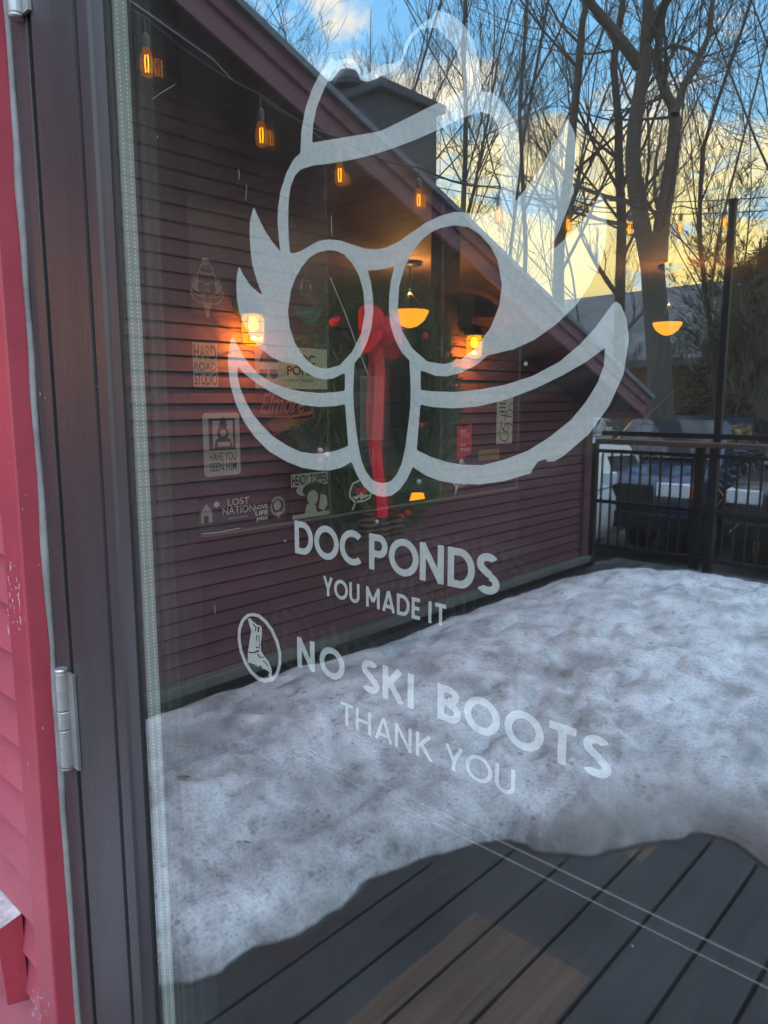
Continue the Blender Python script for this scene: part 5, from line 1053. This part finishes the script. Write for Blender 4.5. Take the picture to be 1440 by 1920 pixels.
# evergreens on the right
def evergreen(seed, H, rad):
    rg = random.Random(seed); e = empty('evergreen_tree'); b = local(); b.tube([(0, 0, 0), (0, 0, H*.5), (0, 0, H)], [.16, .10, .02], 8); b.build('trunk', M['bark'], e, smooth=True)
    f = local(); z = 0.4
    while z < H-0.2:
        r0 = rad*(1-z/H)**.8
        for k in range(14):
            a = rg.uniform(0, 6.28); L = r0*rg.uniform(.7, 1.1); m = max(8, int(L*42))
            for i in range(m):
                t = rg.random()**.7; p = np.array([L*t*math.cos(a), L*t*math.sin(a), z-L*t*.28+rg.gauss(0, .05)])
                dd = np.array([math.cos(a)+rg.gauss(0, .5), math.sin(a)+rg.gauss(0, .5), rg.gauss(-.3, .3)]); dd /= np.linalg.norm(dd); w = np.cross(dd, perp(dd, rg))*rg.uniform(.010, .022); l = rg.uniform(.10, .24)
                f.add([p-w, p+w, p+w*.2+dd*l, p-w*.2+dd*l], [(0, 1, 2, 3)])
        z += 0.17
    f.build('crown', M['needle'], e, recalc=False); return e
ev = evergreen(4, 4.6, 2.0)
for i, (px, d, s_, lab) in enumerate(((1405, 16, 1.0, 'dense dark evergreen right of the pole'), (1470, 15, 1.12, 'wide dark evergreen at the right end of the yard'), (1348, 21, .82, 'smaller dark evergreen in front of the rust brown house'), (1540, 17, 1.2, 'tall dark evergreen farthest to the right'))):
    o = ev if i == 0 else copy_tree(ev); x, y = polar(px, d); o.location = out((x, y, GZ)); o.scale = (s_, s_, s_*1.08); o.rotation_euler = (0, 0, i*1.3); tag(o, lab, 'evergreen', 'evergreens right of the pole')
# pale shrub stems in front of the evergreens
rg = random.Random(9)
def shrub(px, d, label, H):
    x, y = polar(px, d); e = empty('bare_shrub', out((x, y, GZ)), label=label, cat='shrub', group='bare shrubs in front of the evergreens'); b = local()
    for k in range(16):
        a = rg.uniform(0, 6.28); t = rg.uniform(.15, .8); p = np.zeros(3); d_ = np.array([math.cos(a)*t, math.sin(a)*t, 1.0]); pts = [p.copy()]
        for i in range(7):
            d_ = d_+np.array([math.cos(a)*.16, math.sin(a)*.16, -.10])+np.array([rg.gauss(0, .07)]*3); d_ /= np.linalg.norm(d_); p = p+d_*H/7; pts.append(p.copy())
        b.tube(pts, [.013*(1-.1*i) for i in range(8)], 4, cap=False)
        for j in range(4): q = pts[rg.randrange(3, 7)]; b.tube([q, q+np.array([rg.gauss(0, .3), rg.gauss(0, .3), rg.uniform(.1, .5)])], [.006, .004], 3, cap=False)
    b.build('stem', M['pale_twig'], e, recalc=False)
shrub(1395, 11.5, 'pale arching bare shrub close to the pole', 2.6); shrub(1445, 12.2, 'pale arching bare shrub at the right edge', 2.8); shrub(1425, 11.0, 'tangled pale bare shrub between the two arching ones', 2.3); shrub(1375, 13.5, 'upright pale bare shrub just behind the pole', 3.0); shrub(1460, 10.6, 'low pale bare shrub nearest the right end of the railing', 2.0); shrub(1340, 13, 'low pale bare shrub left of the pole', 1.8)
M['brush'] = mat('olive_brush_twig', (0.13, 0.118, 0.085), 0.9, 0, 0.1)
sap = make_tree(91, 5.2, .028, nch=(12, 8, 6, 5), lean=.15, up=.10, name='bare_sapling')
for ch_ in list(bpy.data.objects):
    if ch_.parent is sap: ch_.data.materials[0] = M['brush']
for i, (px, d, k) in enumerate(((1372, 13.5, .9), (1405, 12.6, .8), (1440, 13.2, 1.0), (1330, 15, .75), (1420, 15.5, 1.15), (1300, 17, .6), (1450, 12, .65), (1352, 18, .95), (1200, 24, .8), (1275, 22, .8))):
    o = sap if i == 0 else copy_tree(sap); x, y = polar(px, d); o.location = out((x, y, GZ)); o.rotation_euler = (0, 0, i*2.1); o.scale = (k*1.1, k*1.1, k*.78)
    tag(o, 'thin olive brown bare sapling in the brush beyond the railing', 'sapling', 'brush of bare saplings beyond the railing')
# utility wires
for k, (a, b_) in enumerate((((800, 348), (1500, 392)), ((800, 330), (1500, 366)))):
    p = np.array(polar(a[0], 26)+(0,)); q = np.array(polar(b_[0], 26)+(0,)); p[2] = 1.4+ray(*a)[2]/np.hypot(*ray(*a)[:2])*26; q[2] = 1.4+ray(*b_)[2]/np.hypot(*ray(*b_)[:2])*26
    mb = yard(); mb.tube([p*(1-t)+q*t-np.array([0, 0, .5*math.sin(math.pi*t)]) for t in np.linspace(0, 1, 16)], 0.016, 5); tag(mb.build('utility_wire', M['black']), ('lower' if k == 0 else 'upper')+' thin black utility wire crossing behind the trees', 'wire', 'utility wires')
# distant wooded hill
mb = yard(); hv = []; na, nr = 90, 6
for i in range(na):
    a = R(60+120*i/(na-1)); h = 7+5*noise.noise((i*.13, 2.2, 0))
    for j in range(nr): rr = 110+26*j; hv.append((math.cos(a)*rr, math.sin(a)*rr, GZ+h*math.sin(min(1, j/4)*math.pi/2)+noise.noise((i*.9, j, 0))*.8-0.3*(j == 0)))
mb.add(hv, [(i*nr+j, (i+1)*nr+j, (i+1)*nr+j+1, i*nr+j+1) for i in range(na-1) for j in range(nr-1)])
tag(mb.build('hills', mat('wooded_hill', (0.10, 0.085, 0.075), 0.95, var=0.6, vscale=.25), smooth=True, recalc=True), kind='structure')
